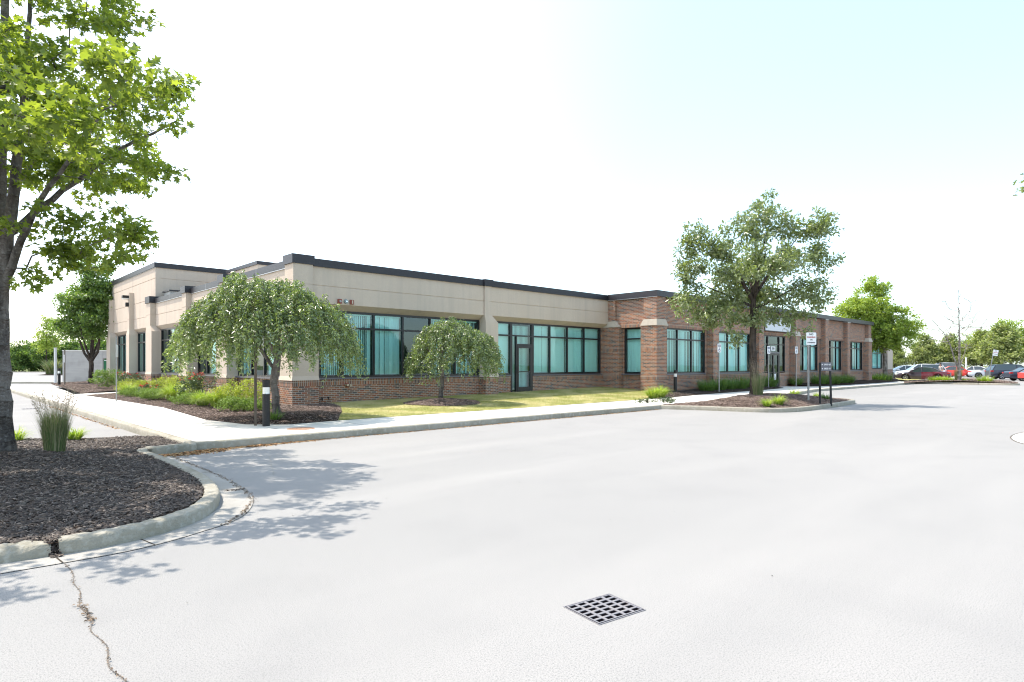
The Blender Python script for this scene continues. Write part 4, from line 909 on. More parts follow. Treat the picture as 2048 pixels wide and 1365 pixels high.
for u_, z_ in ((.12, .43), (.36, .45)):
    m = MB(); m.tube((u_, .0, z_), (u_, -.08, z_), .02, 'black', 8); m.tube((u_, -.08, z_+.01), (u_, -.08, z_-.09), .02, 'black', 8); part(m, 'hose_tap')
m = MB(); m.box(-1.42, -1.1, 22.55, 22.9, 5.62, 5.78, 'black'); m.box(-1.40, -1.12, 22.58, 22.87, 5.55, 5.62, 'lens'); part(m, 'wall_light', 'upper dark wall pack light on the tall rear block')
m = MB(); m.box(-1.25, -1.1, 22.6, 22.82, 5.12, 5.36, 'black'); part(m, 'wall_light', 'small lower dark wall light on the tall rear block')

# ------------------------------------------------------------------ bollard lights, posts, signs
def bollard(loc, label, h=1.07, r=.085):
    root = empty('bollard_light', loc, 0, label, 'bollard light', 'bollard lights along the paths')
    m = MB(); m.cyl((0, 0), r, -.03, h*.69, 'black', 24); m.build('post', root, smooth=True)
    m = MB(); m.cyl((0, 0), r*.93, h*.69, h*.84, 'lens', 24); l = m.build('lens', root, smooth=True)
    m = MB(); m.cyl((0, 0), r*.96, h*.695, h*.83, 'chrome', 20, r2=r*.3, caps=False); m.build('reflector', l, smooth=True)
    m = MB(); m.cyl((0, 0), r, h*.84, h, 'black', 24); m.build('cap', root, smooth=True); return root
bollard((-4.1, -5.71, .17), 'black bollard light beside the trunk of the large weeping tree')
bollard((-3.72, 28.96, .3), 'black bollard light at the far left end of the side bed')
bollard((17.2, -3.62, .26), 'black bollard light at the corner of the brick wall')
bollard((62.5, .9, .16), 'black bollard light at the far stucco end of the building')
def textblock(root, lines, w, y, zs, size, m, rot=0, thick=.0012, off=-.013, xs=None):
    for i, (t, z) in enumerate(zip(lines, zs)):
        o = link('lettering', textmesh(t, size[i] if isinstance(size, (list, tuple)) else size, m[i] if isinstance(m, (list, tuple)) else m, thick), root, ((xs[i] if xs else 0), off, z)); o.rotation_euler = (R(90), 0, 0)
def roundplate(mb, w, h, z, y0, y1, m, r=.03):
    P = []
    for cx, cz, a0 in ((w/2-r, z+h/2-r, 0), (-w/2+r, z+h/2-r, 90), (-w/2+r, z-h/2+r, 180), (w/2-r, z-h/2+r, 270)):
        for k in range(4): a = R(a0+k*30); P.append((cx+r*math.cos(a), cz+r*math.sin(a)))
    mb.prism(P, 'y', y0, y1, m)
def signpost(name, loc, rz, label, h, pw, pm, plate=None, cat='sign', group=None, tilt=0, postoff=0):
    root = empty(name, loc, rz, label, cat, group); root.rotation_euler = (0, tilt, rz)
    m = MB(); m.box(postoff-pw/2, postoff+pw/2, .0, pw*.6, -.1, h, pm); m.build('post', root)
    if plate:
        w_, h_, z_ = plate; m = MB(); roundplate(m, w_, h_, z_, -.008, -.002, 'white'); pl = m.build('sign_plate', root); return root, pl
    return root, None
# no parking sign in the island
S1, p1 = signpost('parking_sign', (14.4, -11.2, .17), VIEW+.1, 'white no parking sign with red and black letters on the oak island', 2.62, .065, 'galv', (.40, .47, 2.42), tilt=0, postoff=-.10)
textblock(p1, ['NO', 'PARKING', 'OR', 'STANDING'], .3, 0, [2.585, 2.475, 2.375, 2.27], [.10, .078, .07, .062], ['ink', 'red', 'ink', 'ink'])
# two-post directory sign
D = empty('directory_sign', (14.25, -11.75, .15), VIEW, 'low dark grey directory sign with white arrows and numbers on two black posts', 'sign')
for s, tl in ((-1, 0), (1, .04)):
    m = MB(); x = s*.19; m.hexa((x-.028+(tl*.9 if s > 0 else 0), x+.028+(tl*.9 if s > 0 else 0), -.028, .028), (x-.028, x+.028, -.028, .028), -.08, 1.53 if s < 0 else 1.26, 'black'); m.build('post', D)
m = MB(); m.box(-.16, .22, -.035, -.02, 1.22, 1.54, 'signgrey'); dp = m.build('sign_plate', D)
textblock(dp, ['2903-05', '2825-31'], .3, 0, [1.455, 1.305], .078, 'white', off=-.04, xs=[.065, .065])
m = MB(); m.prism([(-.14, 1.485), (-.14, 1.425), (-.10, 1.455)], 'y', -.041, -.036, 'white'); m.prism([(-.10, 1.335), (-.10, 1.275), (-.14, 1.305)], 'y', -.041, -.036, 'white'); m.build('arrows', dp)
# accessible parking signs
def access(loc, label, h):
    r_, p_ = signpost('accessible_parking_sign', loc, VIEW+.55, label, h-.02, .05, 'galv', (.28, .46, h-.23), group='accessible parking signs along the brick wall')
    textblock(p_, ['RESERVED', 'PARKING'], .3, 0, [h-.08, h-.14], .052, 'blue')
    m = MB(); z = h-.33     # wheelchair emblem
    m.cyl((-.01, z+.105), .022, -.014, -.009, 'blue', 10, axis='y'); m.box(-.025, .005, -.014, -.009, z+.0, z+.08, 'blue'); m.box(.005, .06, -.0138, -.0092, z, z+.02, 'blue'); m.box(.05, .07, -.0136, -.0094, z-.07, z+.0, 'blue')
    for k in range(14):
        a0 = R(70+k*19); a1 = R(70+(k+1)*19); m.face([(-.012+.07*math.cos(a0), -.012, z-.02+.07*math.sin(a0)), (-.012+.052*math.cos(a0), -.012, z-.02+.052*math.sin(a0)), (-.012+.052*math.cos(a1), -.012, z-.02+.052*math.sin(a1)), (-.012+.07*math.cos(a1), -.012, z-.02+.07*math.sin(a1))], 'blue')
    m.build('emblem', p_); 
access((19.9, -4.55, .18), 'accessible parking sign on a steel post left of the oak, before the second brick bay', 2.52)
access((26.9, -4.05, .2), 'accessible parking sign just right of the oak trunk, left of the entrance door', 2.52)
access((31.75, -3.75, .2), 'accessible parking sign right of the entrance door', 2.6)
# posts on the left
signpost('sign_post', (-4.5, 8.06, .17), R(70), 'thin grey post with an edge-on white sign before the left side bed', 2.55, .06, 'galv', (.42, .48, 1.98), group=None)
m = MB(); r0 = empty('sign_post', (-3.46, 28.71, .25), VIEW, 'very thin dark sign post beside the far left bollard light', 'sign'); m.box(-.03, .03, 0, .03, 0, 2.35, 'brownpost'); m.build('post', r0); m = MB(); m.box(-.055, -.005, -.01, -.002, 1.5, 2.0, 'white'); m.build('sign_plate', r0)
r0 = empty('utility_pole', (-3.35, 33.6, .15), VIEW, 'short light grey steel pole behind the far left bollard light', 'pole'); m = MB(); m.cyl((0, 0), .085, 0, 2.6, 'panel', 14); m.build('pole', r0); m = MB(); m.cyl((0, 0), .1, 2.6, 2.66, 'panel', 14); m.build('pole_cap', r0)
r0 = empty('sign_post', (-4.25, -5.45, .15), R(67), 'brown weathered square post left of the large weeping tree trunk', 'sign'); m = MB(); m.box(-.032, .032, -.03, .03, -.05, 2.35, 'brownpost'); m.build('post', r0, bevel=.004); m = MB(); roundplate(m, .3, .45, 2.1, -.04, -.033, 'galv'); m.build('sign_plate', r0)
S2, p2 = signpost('parking_sign', (53.0, -10.75, .15), VIEW-.3, 'leaning white no parking sign on the far island with the bare tree', 2.75, .06, 'galv', (.36, .48, 2.45), tilt=.16, postoff=-.14)
textblock(p2, ['NO', 'PARKING', 'STANDING'], .3, 0, [2.6, 2.47, 2.34], [.10, .08, .07], ['ink', 'red', 'ink'])
r0 = empty('marker_post', (62.6, -3.4, .1), 0, 'short dark rod at the nose of the far sedan', 'post'); m = MB(); m.cyl((0, 0), .03, 0, 1.1, 'black', 8); m.build('rod', r0); m = MB(); m.cyl((0, 0), .05, 1.1, 1.14, 'black', 8); m.build('rod_cap', r0)
r0 = empty('marker_post', (98, -1.2, .0), 0, 'white post standing behind the red sedan', 'post'); m = MB(); m.cyl((0, 0), .1, 0, 2.6, 'white', 10); m.build('post', r0); m = MB(); m.cyl((0, 0), .12, 2.6, 2.66, 'white', 10); m.build('post_cap', r0)

# ------------------------------------------------------------------ enclosure behind the building
En = empty('enclosure', (-1.49, 44.77, 0), math.atan2(41.5-44.77, 1.95+1.49), 'grey painted block enclosure wall with a green gate left of the building', 'enclosure')
m = MB(); m.box(0, 3.45, 0, .25, -.1, 2.78, 'block'); m.box(4.3, 6.5, 0, .25, -.1, 2.78, 'block'); m.box(3.45, 4.3, .02, .25, 2.15, 2.78, 'block'); m.box(0, .25, .25, 4, -.1, 2.78, 'block'); m.build('wall', En)
m = MB(); m.box(-.03, 6.53, -.03, .28, 2.78, 2.86, 'concrete'); m.build('wall_cap', En)
m = MB(); m.box(3.5, 4.25, .06, .10, .3, 2.05, 'greendoor'); m.box(3.55, 4.2, .05, .06, 1.95, 2.0, 'white'); m.build('gate', En)
kerb([(-8, 50), (-1.8, 43.9), (3, 39.4)], 14, .4)

# ------------------------------------------------------------------ cars
def car(name, loc, heading, label, L, W_, H, kind, paint, rear=None, darkrims=False, roofm=None):
    root = empty(name, loc, heading, label, 'car', 'parked cars')     # +x is the nose
    h = L/2; wb = L*.29; zb = .20
    belt = H*.62
    if kind == 'sedan': top = [(-h, .62*H*.95), (-h*.93, H*.66), (-h*.62, H*.69), (-h*.1, H*.66), (h*.38, H*.64), (h*.82, H*.55), (h*.97, H*.45), (h, H*.38)]; gh = [(-h*.70, belt+.05), (-h*.36, H*.97), (0, H), (h*.12, H*.98), (h*.48, belt+.02)]
    elif kind == 'suv': top = [(-h, H*.58), (-h*.96, H*.62), (-h*.5, H*.62), (0, H*.60), (h*.45, H*.60), (h*.86, H*.52), (h*.97, H*.44), (h, H*.36)]; gh = [(-h*.95, belt), (-h*.80, H*.96), (-h*.2, H), (h*.14, H*.97), (h*.50, belt-.03)]
    else: top = [(-h, H*.60), (-h*.95, H*.64), (-h*.5, H*.65), (0, H*.63), (h*.5, H*.60), (h*.86, H*.50), (h*.97, H*.42), (h, H*.35)]; gh = [(-h*.93, belt+.03), (-h*.62, H*.95), (-h*.1, H), (h*.1, H*.97), (h*.58, belt-.02)]
    xs = np.linspace(-h, h, 33); tz = np.interp(xs, [t[0] for t in top], [t[1] for t in top])
    def wid(x): return W_/2*(1-.16*abs(x/h)**5)
    wr = .315 if kind != 'suv' else .35
    def bot(x):
        z = zb+.05*(abs(x/h)**6)*3
        for c in (-wb, wb):
            if abs(x-c) < wr*1.15: z = max(z, math.sqrt(max(0, (wr*1.15)**2-(x-c)**2))+wr*.95)
        return z
    mb = MB(); secs = []
    xs2 = sorted(set(list(xs)+[c+k*wr*1.149 for c in (-wb, wb) for k in (-1, -.97, -.85, -.65, -.4, 0, .4, .65, .85, .97, 1)]))
    for x in xs2:
        w0 = wid(x); t = np.interp(x, [q[0] for q in top], [q[1] for q in top]); b = min(bot(x), t-.12); mid = b+(t-b)*.55
        secs.append([(x, -w0*.96, b), (x, -w0, b+(t-b)*.3), (x, -w0*.995, mid), (x, -w0*.93, t-.03), (x, -w0*.80, t), (x, w0*.80, t), (x, w0*.93, t-.03), (x, w0*.995, mid), (x, w0, b+(t-b)*.3), (x, w0*.96, b)])
    for i in range(len(secs)-1):
        pm = paint if not (rear and secs[i][0][0] < -.05*h) else rear
        for j in range(9): mb.face([secs[i][j], secs[i+1][j], secs[i+1][j+1], secs[i][j+1]][::-1], pm)
        mb.face([secs[i][9], secs[i+1][9], secs[i+1][0], secs[i][0]][::-1], 'rubber')
    mb.face(secs[0], rear or paint); mb.face(secs[-1][::-1], paint); mb.build('body', root, smooth=True)
    # greenhouse
    g = MB(); gx = np.linspace(gh[0][0], gh[-1][0], 17); gs = []
    for x in gx:
        t = np.interp(x, [q[0] for q in gh], [q[1] for q in gh]); b = np.interp(x, [q[0] for q in top], [q[1] for q in top])-.06; w0 = wid(x); k = (t-b)/(H-b)
        gs.append([(x, -w0*.92, b), (x, -w0*(.92-.17*k), t), (x, w0*(.92-.17*k), t), (x, w0*.92, b)])
    for i in range(16):
        for j in range(3): g.face([gs[i][j], gs[i+1][j], gs[i+1][j+1], gs[i][j+1]][::-1], 'carglass')
    g.face(gs[0], 'carglass'); g.face(gs[-1][::-1], 'carglass'); g.build('windows', root)
    rf = MB(); pt = roofm or paint; x0, x1 = gh[1][0]-.05, gh[3][0]+.05; rx = np.linspace(x0, x1, 9)
    rs_ = []
    for x in rx:
        t = np.interp(x, [q[0] for q in gh], [q[1] for q in gh]); w0 = wid(x)*.77; rs_.append([(x, -w0, t-.05), (x, -w0*.96, t+.005), (x, 0, t+.03), (x, w0*.96, t+.005), (x, w0, t-.05)])
    for i in range(8):
        for j in range(4): rf.face([rs_[i][j], rs_[i+1][j], rs_[i+1][j+1], rs_[i][j+1]][::-1], pt)
    for s in (-1, 1):      # pillars
        for (xa, xb) in ((gh[3][0], gh[4][0]-.03), (0, -.02*h), (gh[1][0], gh[0][0]+.03)):
            ta = np.interp(xa, [q[0] for q in gh], [q[1] for q in gh]); bb = np.interp(xb, [q[0] for q in top], [q[1] for q in top])
            rf.tube((xb, s*wid(xb)*.915, bb-.02), (xa, s*wid(xa)*.765, ta-.02), .035, pt, 6)
    rf.build('roof', root, smooth=True)
    ar = MB()
    for c in (-wb, wb): ar.box(c-wr, c+wr, -W_/2+.15, W_/2-.15, zb, wr*1.9, 'rubber')
    ar.build('wheel_well', root)
    for c in (-wb, wb):
        for s in (-1, 1):
            t = MB(); y0, y1 = (s*(W_/2-.19), s*(W_/2+.005)); lo, hi = min(y0, y1), max(y0, y1)
            t.cyl((c, wr), wr, lo, hi, 'rubber', 22, axis='y'); wo = t.build('wheel', root)
            rm = MB(); f0 = s*(W_/2+.008); rm.cyl((c, wr), wr*.66, min(f0-s*.01, f0), max(f0-s*.01, f0), 'darkrim', 20, axis='y')
            for k in range(5 if not darkrims else 5):
                a = R(72*k+10); q = f0+s*.006; rm.tube((c, q, wr), (c+wr*.62*math.cos(a), q, wr+wr*.62*math.sin(a)), .028, 'rim' if not darkrims else 'darkrim', 4)
            for k in range(18):
                a0, a1 = R(20*k), R(20*k+20); q = f0+s*.004; rm.tube((c+wr*.63*math.cos(a0), q, wr+wr*.63*math.sin(a0)), (c+wr*.63*math.cos(a1), q, wr+wr*.63*math.sin(a1)), .014, 'rim', 4)
            rm.build('rim', wo)
    zl = H*.46
    for s in (-1, 1):
        m = MB(); m.hexa((h*.88, h*.985, *(sorted((s*W_*.27, s*W_*.425)))), (h*.86, h*.95, *(sorted((s*W_*.29, s*W_*.435)))), zl-.07, zl+.05, 'headlight'); m.build('headlight', root)
        m = MB(); m.box(-h*1.003, -h*.90, *(sorted((s*W_*.30, s*W_*.448))), zl+.08, zl+.22, 'taillight'); m.build('taillight', root)
        m = MB(); m.hexa((h*.30, h*.42, *(sorted((s*W_*.49, s*W_*.56)))), (h*.31, h*.40, *(sorted((s*W_*.49, s*W_*.55)))), belt+.02, belt+.14, paint); m.build('mirror', root)
    m = MB(); m.box(h*.97, h*1.004, -W_*.22, W_*.22, .36, .5, 'rubber'); m.build('grille', root)
    return root
UP = math.pi/2
car('parked_car', (76.22, 1.21, 0), UP+.55, 'white hatchback nosing out behind the far end of the building', 4.5, 1.78, 1.5, 'hatch', 'car_white')
car('parked_car', (69.07, -2.16, 0), UP+.42, 'large white SUV behind the dark plum sedan', 4.8, 1.9, 1.68, 'suv', 'car_white')
car('parked_car', (62.05, -4.0, 0), UP+.12, 'dark plum sedan with maroon rear half in front of the white SUV', 4.6, 1.8, 1.38, 'sedan', 'car_plum', rear='car_maroon')
car('parked_car', (90.46, .20, 0), UP-.1, 'dark grey SUV behind the person in the plaid shirt', 4.8, 1.9, 1.9, 'suv', 'car_grey', roofm='car_silver')
car('parked_car', (87.06, -2.12, 0), -UP+.25, 'bright red sedan right of the person', 4.6, 1.8, 1.42, 'sedan', 'car_red')
car('parked_car', (93.65, -2.85, 0), UP+.1, 'white sedan right of the bare tree, left of the silver sedan', 4.6, 1.8, 1.40, 'sedan', 'car_white')
car('parked_car', (83.94, -6.24, 0), UP+.25, 'silver sedan between the white sedan and the navy SUV', 4.7, 1.8, 1.42, 'sedan', 'car_silver', darkrims=True)
car('parked_car', (75.80, -9.33, 0), -UP+.5, 'dark navy SUV parked behind the leaning sign', 4.7, 1.9, 1.66, 'suv', 'car_black')
car('parked_car', (69.6, -11.72, 0), -UP+.55, 'black sedan cut by the right edge of the picture', 4.7, 1.82, 1.42, 'sedan', 'car_navy')
car('parked_car', (65.46, -13.31, 0), -UP+.5, 'red hatchback just peeping in at the right edge', 4.4, 1.8, 1.4, 'hatch', 'car_red')
car('parked_car', (88.5, 3.3, 0), UP+.2, 'white car in the far row behind the white hatchback', 4.6, 1.8, 1.5, 'hatch', 'car_white')
car('parked_car', (7.0, 108.8, 0), -.2, 'light SUV in the far lot left of the enclosure', 4.6, 1.85, 1.75, 'suv', 'car_silver')

# ------------------------------------------------------------------ person walking away in the lot
def person(loc, rz):
    root = empty('person', loc, rz, 'person in a grey plaid shirt and black trousers walking among the parked cars', 'person')
    def skin(name, joints, edges, m, sub=2):
        me = bpy.data.meshes.new(name); me.from_pydata([j[:3] for j in joints], edges, []); me.materials.append(M[m]); o = link(name, me, root)
        md = o.modifiers.new('s', 'SKIN')
        for i, j in enumerate(joints): me.skin_vertices[0].data[i].radius = (j[3], j[4] if len(j) > 4 else j[3])
        me.skin_vertices[0].data[0].use_root = True
        sb = o.modifiers.new('u', 'SUBSURF'); sb.levels = 1; sb.render_levels = sub; md.use_smooth_shade = True; return o
    # walking to the left (-x), leaning forward slightly
    J = [(0, 0, .93, .13, .10), (-.02, 0, 1.12, .12, .09), (-.05, 0, 1.32, .14, .10), (-.08, 0, 1.47, .055), (-.11, 0, 1.58, .07), (-.12, 0, 1.70, .085),
         (-.06, -.19, 1.40, .05), (-.02, -.25, 1.12, .04), (-.14, -.27, .90, .032), (-.17, -.27, .83, .03),
         (-.06, .19, 1.40, .05), (.02, .25, 1.13, .04), (-.02, .27, .90, .032), (-.04, .27, .83, .03),
         (-.04, -.09, .84, .085), (-.20, -.10, .50, .06), (-.16, -.10, .10, .042), (-.30, -.10, .04, .035),
         (.02, .09, .84, .085), (.08, .10, .48, .06), (.26, .10, .14, .042), (.17, .10, .05, .035)]
    E = [(0, 1), (1, 2), (2, 3), (3, 4), (4, 5), (2, 6), (6, 7), (7, 8), (8, 9), (2, 10), (10, 11), (11, 12), (12, 13), (0, 14), (14, 15), (15, 16), (16, 17), (0, 18), (18, 19), (19, 20), (20, 21)]
    skin('body', J, E, 'skin')
    sj = [(0, 0, .90, .145, .115), (-.02, 0, 1.12, .135, .105), (-.05, 0, 1.33, .155, .115), (-.07, 0, 1.43, .08), (-.06, -.19, 1.40, .065), (-.03, -.24, 1.16, .055), (-.06, .19, 1.40, .065), (.01, .24, 1.17, .055)]
    skin('shirt', sj, [(0, 1), (1, 2), (2, 3), (2, 4), (4, 5), (2, 6), (6, 7)], 'shirt')
    tj = [(0, 0, .92, .140, .11), (-.04, -.09, .84, .10), (-.20, -.10, .50, .075), (-.165, -.10, .12, .06), (.02, .09, .84, .10), (.08, .10, .48, .075), (.25, .10, .16, .06)]
    skin('trousers', tj, [(0, 1), (1, 2), (2, 3), (0, 4), (4, 5), (5, 6)], 'trousers')
    h = MB()
    for i in range(6):
        for j in range(12):
            def P(a, b): ph = math.pi/2*a/6*1.15; th = 2*math.pi*b/12; return (-.105+.10*math.sin(ph)*math.cos(th)+.012, .088*math.sin(ph)*math.sin(th), 1.685+.115*math.cos(ph))
            h.face([P(i, j), P(i+1, j), P(i+1, j+1), P(i, j+1)], 'hair')
    h.build('hair', root, smooth=True)
    for s in (-1, 1):      # five fingers on each hand, in one small chain set joined to the palm
        bx, by, bz = (-.17, -.27, .83) if s < 0 else (-.04, .27, .83); f = MB()
        for k in range(4): f.tube((bx-.02+.018*k, by, bz-.02), (bx-.025+.018*k, by, bz-.09+.008*abs(k-1)), .008, 'skin', 6, .006)
        f.tube((bx-.03, by, bz+.01), (bx-.055, by, bz-.035), .009, 'skin', 6, .007); f.build('fingers', root, smooth=True)
    for (x, y, z) in ((-.30, -.10, .0), (.16, .10, .0)):
        m = MB(); m.hexa((x-.05, x+.20, y-.045, y+.045), (x+.02, x+.17, y-.035, y+.035), z, z+.09, 'black'); m.build('shoe', root, bevel=.015)
    return root
person((64.6, -5.05, 0), VIEW+.2)

# ------------------------------------------------------------------ plants
DG = 'daylily clumps in the beds'
def daylily(loc, s, label, n=260, rs=1, m='daylily'):
    return clump('daylily_clump', label, 'plant', loc, DG, rs, N=n, R0=.17*s, L=(.38*s, .75*s), lean=(.05, .75), curl=(.6, 1.7), w=.018*s+.004, m=m, seg=5)
def ograss(loc, s, label, n=500, rs=1, heads=60, hh=1.15):
    V, l, st = blades(N=n, R0=.16*s, L=(.45*s, .95*s), lean=(.0, .17), curl=(.02, .4), w=.007, m='ograss', rs=rs, seg=5)
    root = empty('ornamental_grass', loc, 0, label, 'plant', 'ornamental grass clumps'); link('blades', npmesh('blades', V, l, st, 'ograss'), root)
    V, l, st = blades(N=heads, R0=.12*s, L=(hh*s*.85, hh*s*1.1), lean=(.02, .26), curl=(.0, .25), w=.004, m='seed', rs=rs+1, seg=5)
    link('stems', npmesh('stems', V, l, st, 'seed'), root)
    Vr = V.reshape(heads, -1, 3); tips = Vr[:, -1]; r = np.random.default_rng(rs); c = []
    a = Vr[:, -3]; T = np.linspace(-.4, 1.0, 12)
    P = (a[:, None]*(1-T[None, :, None])+tips[:, None]*T[None, :, None]).reshape(-1, 3)+r.normal(0, .006, (heads*12, 3))
    d = np.repeat(tips-a, 12, 0)+r.normal(0, .08, (heads*12, 3)); V2, l2_, s2_ = scatter(LEAF['quad'][0], LEAF['quad'][1], P, rotmats(d, r.normal(0, 1, P.shape)), np.stack([.03*r.uniform(.6, 1.2, len(P)), .014*np.ones(len(P)), .014*np.ones(len(P))], 1))
    link('seed_heads', npmesh('seed_heads', V2, l2_, s2_, 'seed'), root); return root
ograss((-8.46, -8.2, .20), .84, 'tall feathery ornamental grass beside the large foreground maple trunk', 1700, 5, 110, 1.15)
ograss((13.6, -9.5, .36), 1.15, 'airy ornamental grass at the foot of the oak trunk', 500, 6, 70, 1.25)
daylily((-8.74, -5.55, .14), .62, 'small bright daylily clump right of the foreground maple trunk, behind the mulch', 200, 1)
daylily((-7.85, -5.75, .14), .55, 'small bright daylily clump peeping out behind the tall foreground grass', 200, 2)
clump('grass_tuft', 'small green grass tuft at the foot of the large weeping tree', 'plant', (-3.55, -4.95, .17), None, 3, N=150, R0=.12, L=(.22, .45), lean=(.1, .8), curl=(.4, 1.3), w=.013, m='liriope')
daylily((12.6, -5.35, .16), 1.0, 'left daylily of the pair at the brick corner bollard', 420, 4); daylily((13.5, -5.15, .17), 1.05, 'right daylily of the pair at the brick corner bollard', 420, 5)
daylily((9.95, -10.95, .16)if False else (10.9, -11.05, .18), .62, 'left small daylily at the front edge of the oak island', 200, 6)
daylily((11.75, -11.1, .2), .74, 'right small daylily at the front edge of the oak island', 240, 7)
daylily((16.4, -11.0, .16), .62, 'dark green tuft right of the directory sign', 260, 8, m='liriope')
daylily((18.3, -9.0, .16), .75, 'bright daylily behind the no parking sign', 220, 9)
daylily((18.5, -9.9, .14), .55, 'bright daylily between the posts of the directory sign', 160, 10)
r_ = np.random.default_rng(3)
LG = 'dark green clumps along the brick wall'
for i, (u_, v_, s_, lb) in enumerate([(19.6, -4.0, .95, 'first dark green clump, at the foot of the left accessible sign'), (21.0, -3.9, 1.05, 'second dark green clump, left of the oak trunk'), (22.3, -3.8, 1.0, 'dark clump in front of the second brick bay'), (23.7, -3.75, 1.15, 'tall dark clump just left of the oak trunk'), (25.3, -3.75, 1.0, 'dark clump hidden behind the oak trunk'),
        (26.9, -3.5, 1.0, 'dark clump just right of the oak trunk'), (28.0, -3.6, 1.1, 'dark clump left of the entrance door'), (32.6, -3.4, .9, 'dark clump at the right edge of the entrance path'), (35.2, -3.9, 1.15, 'dark clump below the first bay past the entrance'), (36.6, -3.95, 1.2, 'large dark clump behind the no parking post'), (38.0, -3.95, 1.05, 'dark clump behind the directory sign'), (39.6, -4.0, 1.05, 'dark clump right of the directory sign'), (40.9, -4.0, .95, 'last dark clump along the brick wall')]):
    clump('grass_clump', lb, 'plant', (u_, v_, bed_z(u_, v_)), LG, 40+i, N=360, R0=.38*s_, L=(.5*s_, .95*s_), lean=(.05, .8), curl=(.3, 1.5), w=.02, m='liriope', seg=4)
clump('grass_clump', 'low dark shrub at the far end of the brick wall', 'plant', (51.0, -3.3, .2), None, 61, N=500, R0=.9, L=(.5, 1.0), lean=(.05, .8), curl=(.3, 1.5), w=.035, m='liriope', seg=4)
# far right island plants
clump('grass_clump', 'wide bright daylily bank at the left end of the far island', 'plant', (52.1, -7.55, .15), None, 62, N=800, R0=.62, L=(.35, .72), lean=(.05, .9), curl=(.3, 1.6), w=.035, m='daylily', seg=4, ell=1.3)
clump('grass_clump', 'bright daylily clump at the right end of the far island', 'plant', (51.9, -10.6, .15), None, 63, N=420, R0=.4, L=(.4, .85), lean=(.05, .9), curl=(.3, 1.4), w=.035, m='daylily', seg=4)
clump('grass_clump', 'small yellow tuft at the kerb of the far island', 'plant', (52.0, -9.2, .2), None, 65, N=120, R0=.3, L=(.25, .5), lean=(.1, .9), curl=(.4, 1.4), w=.03, m='daylily', seg=4)
ograss((52.0, -8.8, .25), 1.35, 'upright ornamental grass at the foot of the bare tree', 700, 9, 60, 1.35)
clump('grass_clump', 'pale grass clump in front of the far left hedge', 'plant', (4.6, 99.5, .1), None, 66, N=400, R0=1.0, L=(1.5, 3.0), lean=(.05, .5), curl=(.2, .9), w=.09, m='ograss', seg=4)

# shrubs of the left bed
def shrub(name, label, loc, ells, ncl, nl, rc, size, kind, m, group=None, rs=1, up=.6, flat=.7, flowers=0):
    C = ellpts(ells, ncl, rs, .4, .04); root = empty(name, loc, VIEW, label, 'shrub', group)
    link('foliage', leafcloud(C, nl, rc, size, kind, m, up, flat=flat, rs=rs), root)
    tr = [[(0, 0, 0, .03), (0, 0, .12, .02)]]; NA, par, rad, en = skeleton(tr, C[::3], seg=.2, tip=.004, rs=rs, start=0); link('stems', branches(NA, par, rad, 'barkdark', 4), root)
    if flowers:
        F = C[np.argsort(-C[:, 2]+.4*np.random.default_rng(rs).random(len(C)))[:flowers]]+np.array([0, -.05, .08]); link('flowers', leafcloud(F, 9, .045, .055, 'oval', 'petal', .3, rs=rs+7), root)
    return root
LB = 'low shrubs in the left bed'
def juniper(loc, w_, label, rs): return shrub('juniper', label, loc, [(0, 0, .18, w_, w_*.8, .22), (w_*.5, -.1, .14, w_*.5, w_*.5, .14), (-w_*.4, 0, .2, w_*.5, w_*.5, .2)], int(150*w_), 34, .16, .05, 'quad', 'juniper', LB, rs, .8, .5)
def gold(loc, w_, h, label, rs): return shrub('golden_shrub', label, loc, [(0, 0, h*.5, w_, w_, h*.5), (w_*.4, 0, h*.62, w_*.6, w_*.6, h*.38)], int(150*w_), 30, .13, .05, 'oval', 'gold', LB, rs, .6, .8)
def rosebush(loc, w_, h, label, rs): return shrub('rose_bush', label, loc, [(0, 0, h*.5, w_, w_*.8, h*.45), (-w_*.3, 0, h*.7, w_*.5, w_*.5, h*.3)], int(110*w_), 28, .12, .055, 'oval', 'rose', LB, rs, .5, .8, flowers=16)
gold((-2.45, .35, .25), .8, .9, 'golden-green mounded shrub left of the large weeping tree trunk', 1)
juniper((-2.85, -.9, .22), .85, 'spreading green juniper just left of the bollard light', 2)
daylily((-3.0, 1.0, .24), 1.15, 'arching bright daylily in front of the golden shrub', 520, 21); daylily((-3.2, 1.9, .24), 1.0, 'arching daylily left of the golden shrub', 420, 22)
juniper((-3.15, 3.1, .22), .8, 'green juniper between the daylilies and the red rose bush', 3)
rosebush((-2.7, 4.3, .25), .75, 1.05, 'tall rose bush with red flowers below the side windows', 4)
daylily((-3.0, 5.9, .24), 1.25, 'wide yellow-green daylily left of the tall rose bush', 520, 23); daylily((-2.7, 6.9, .24), 1.2, 'second yellow-green daylily further along the side bed', 480, 24)
juniper((-3.2, 7.4, .22), .75, 'low juniper left of the yellow-green daylilies', 5); juniper((-3.1, 8.7, .22), .7, 'low juniper in the middle of the side bed', 6)
rosebush((-3.0, 9.7, .24), .45, .5, 'low rose bush with a few red flowers in the middle of the side bed', 7)
juniper((-3.1, 10.6, .22), .95, 'dark juniper right beside the thin grey sign post', 8)
gold((-1.9, 8.8, .28), .9, .85, 'golden-green shrub below the side windows', 9); gold((-1.9, 11.2, .28), .8, .8, 'golden-green shrub near the tall rear block', 10)
daylily((-3.2, 12.6, .26), 1.0, 'daylily left of the thin grey sign post', 380, 25); gold((-2.7, 14.2, .28), .8, .6, 'pale low shrub at the end of the side bed', 11)
rosebush((-2.2, 17.0, .32), .8, .9, 'dark leafy shrub against the corner of the tall rear block', 12)
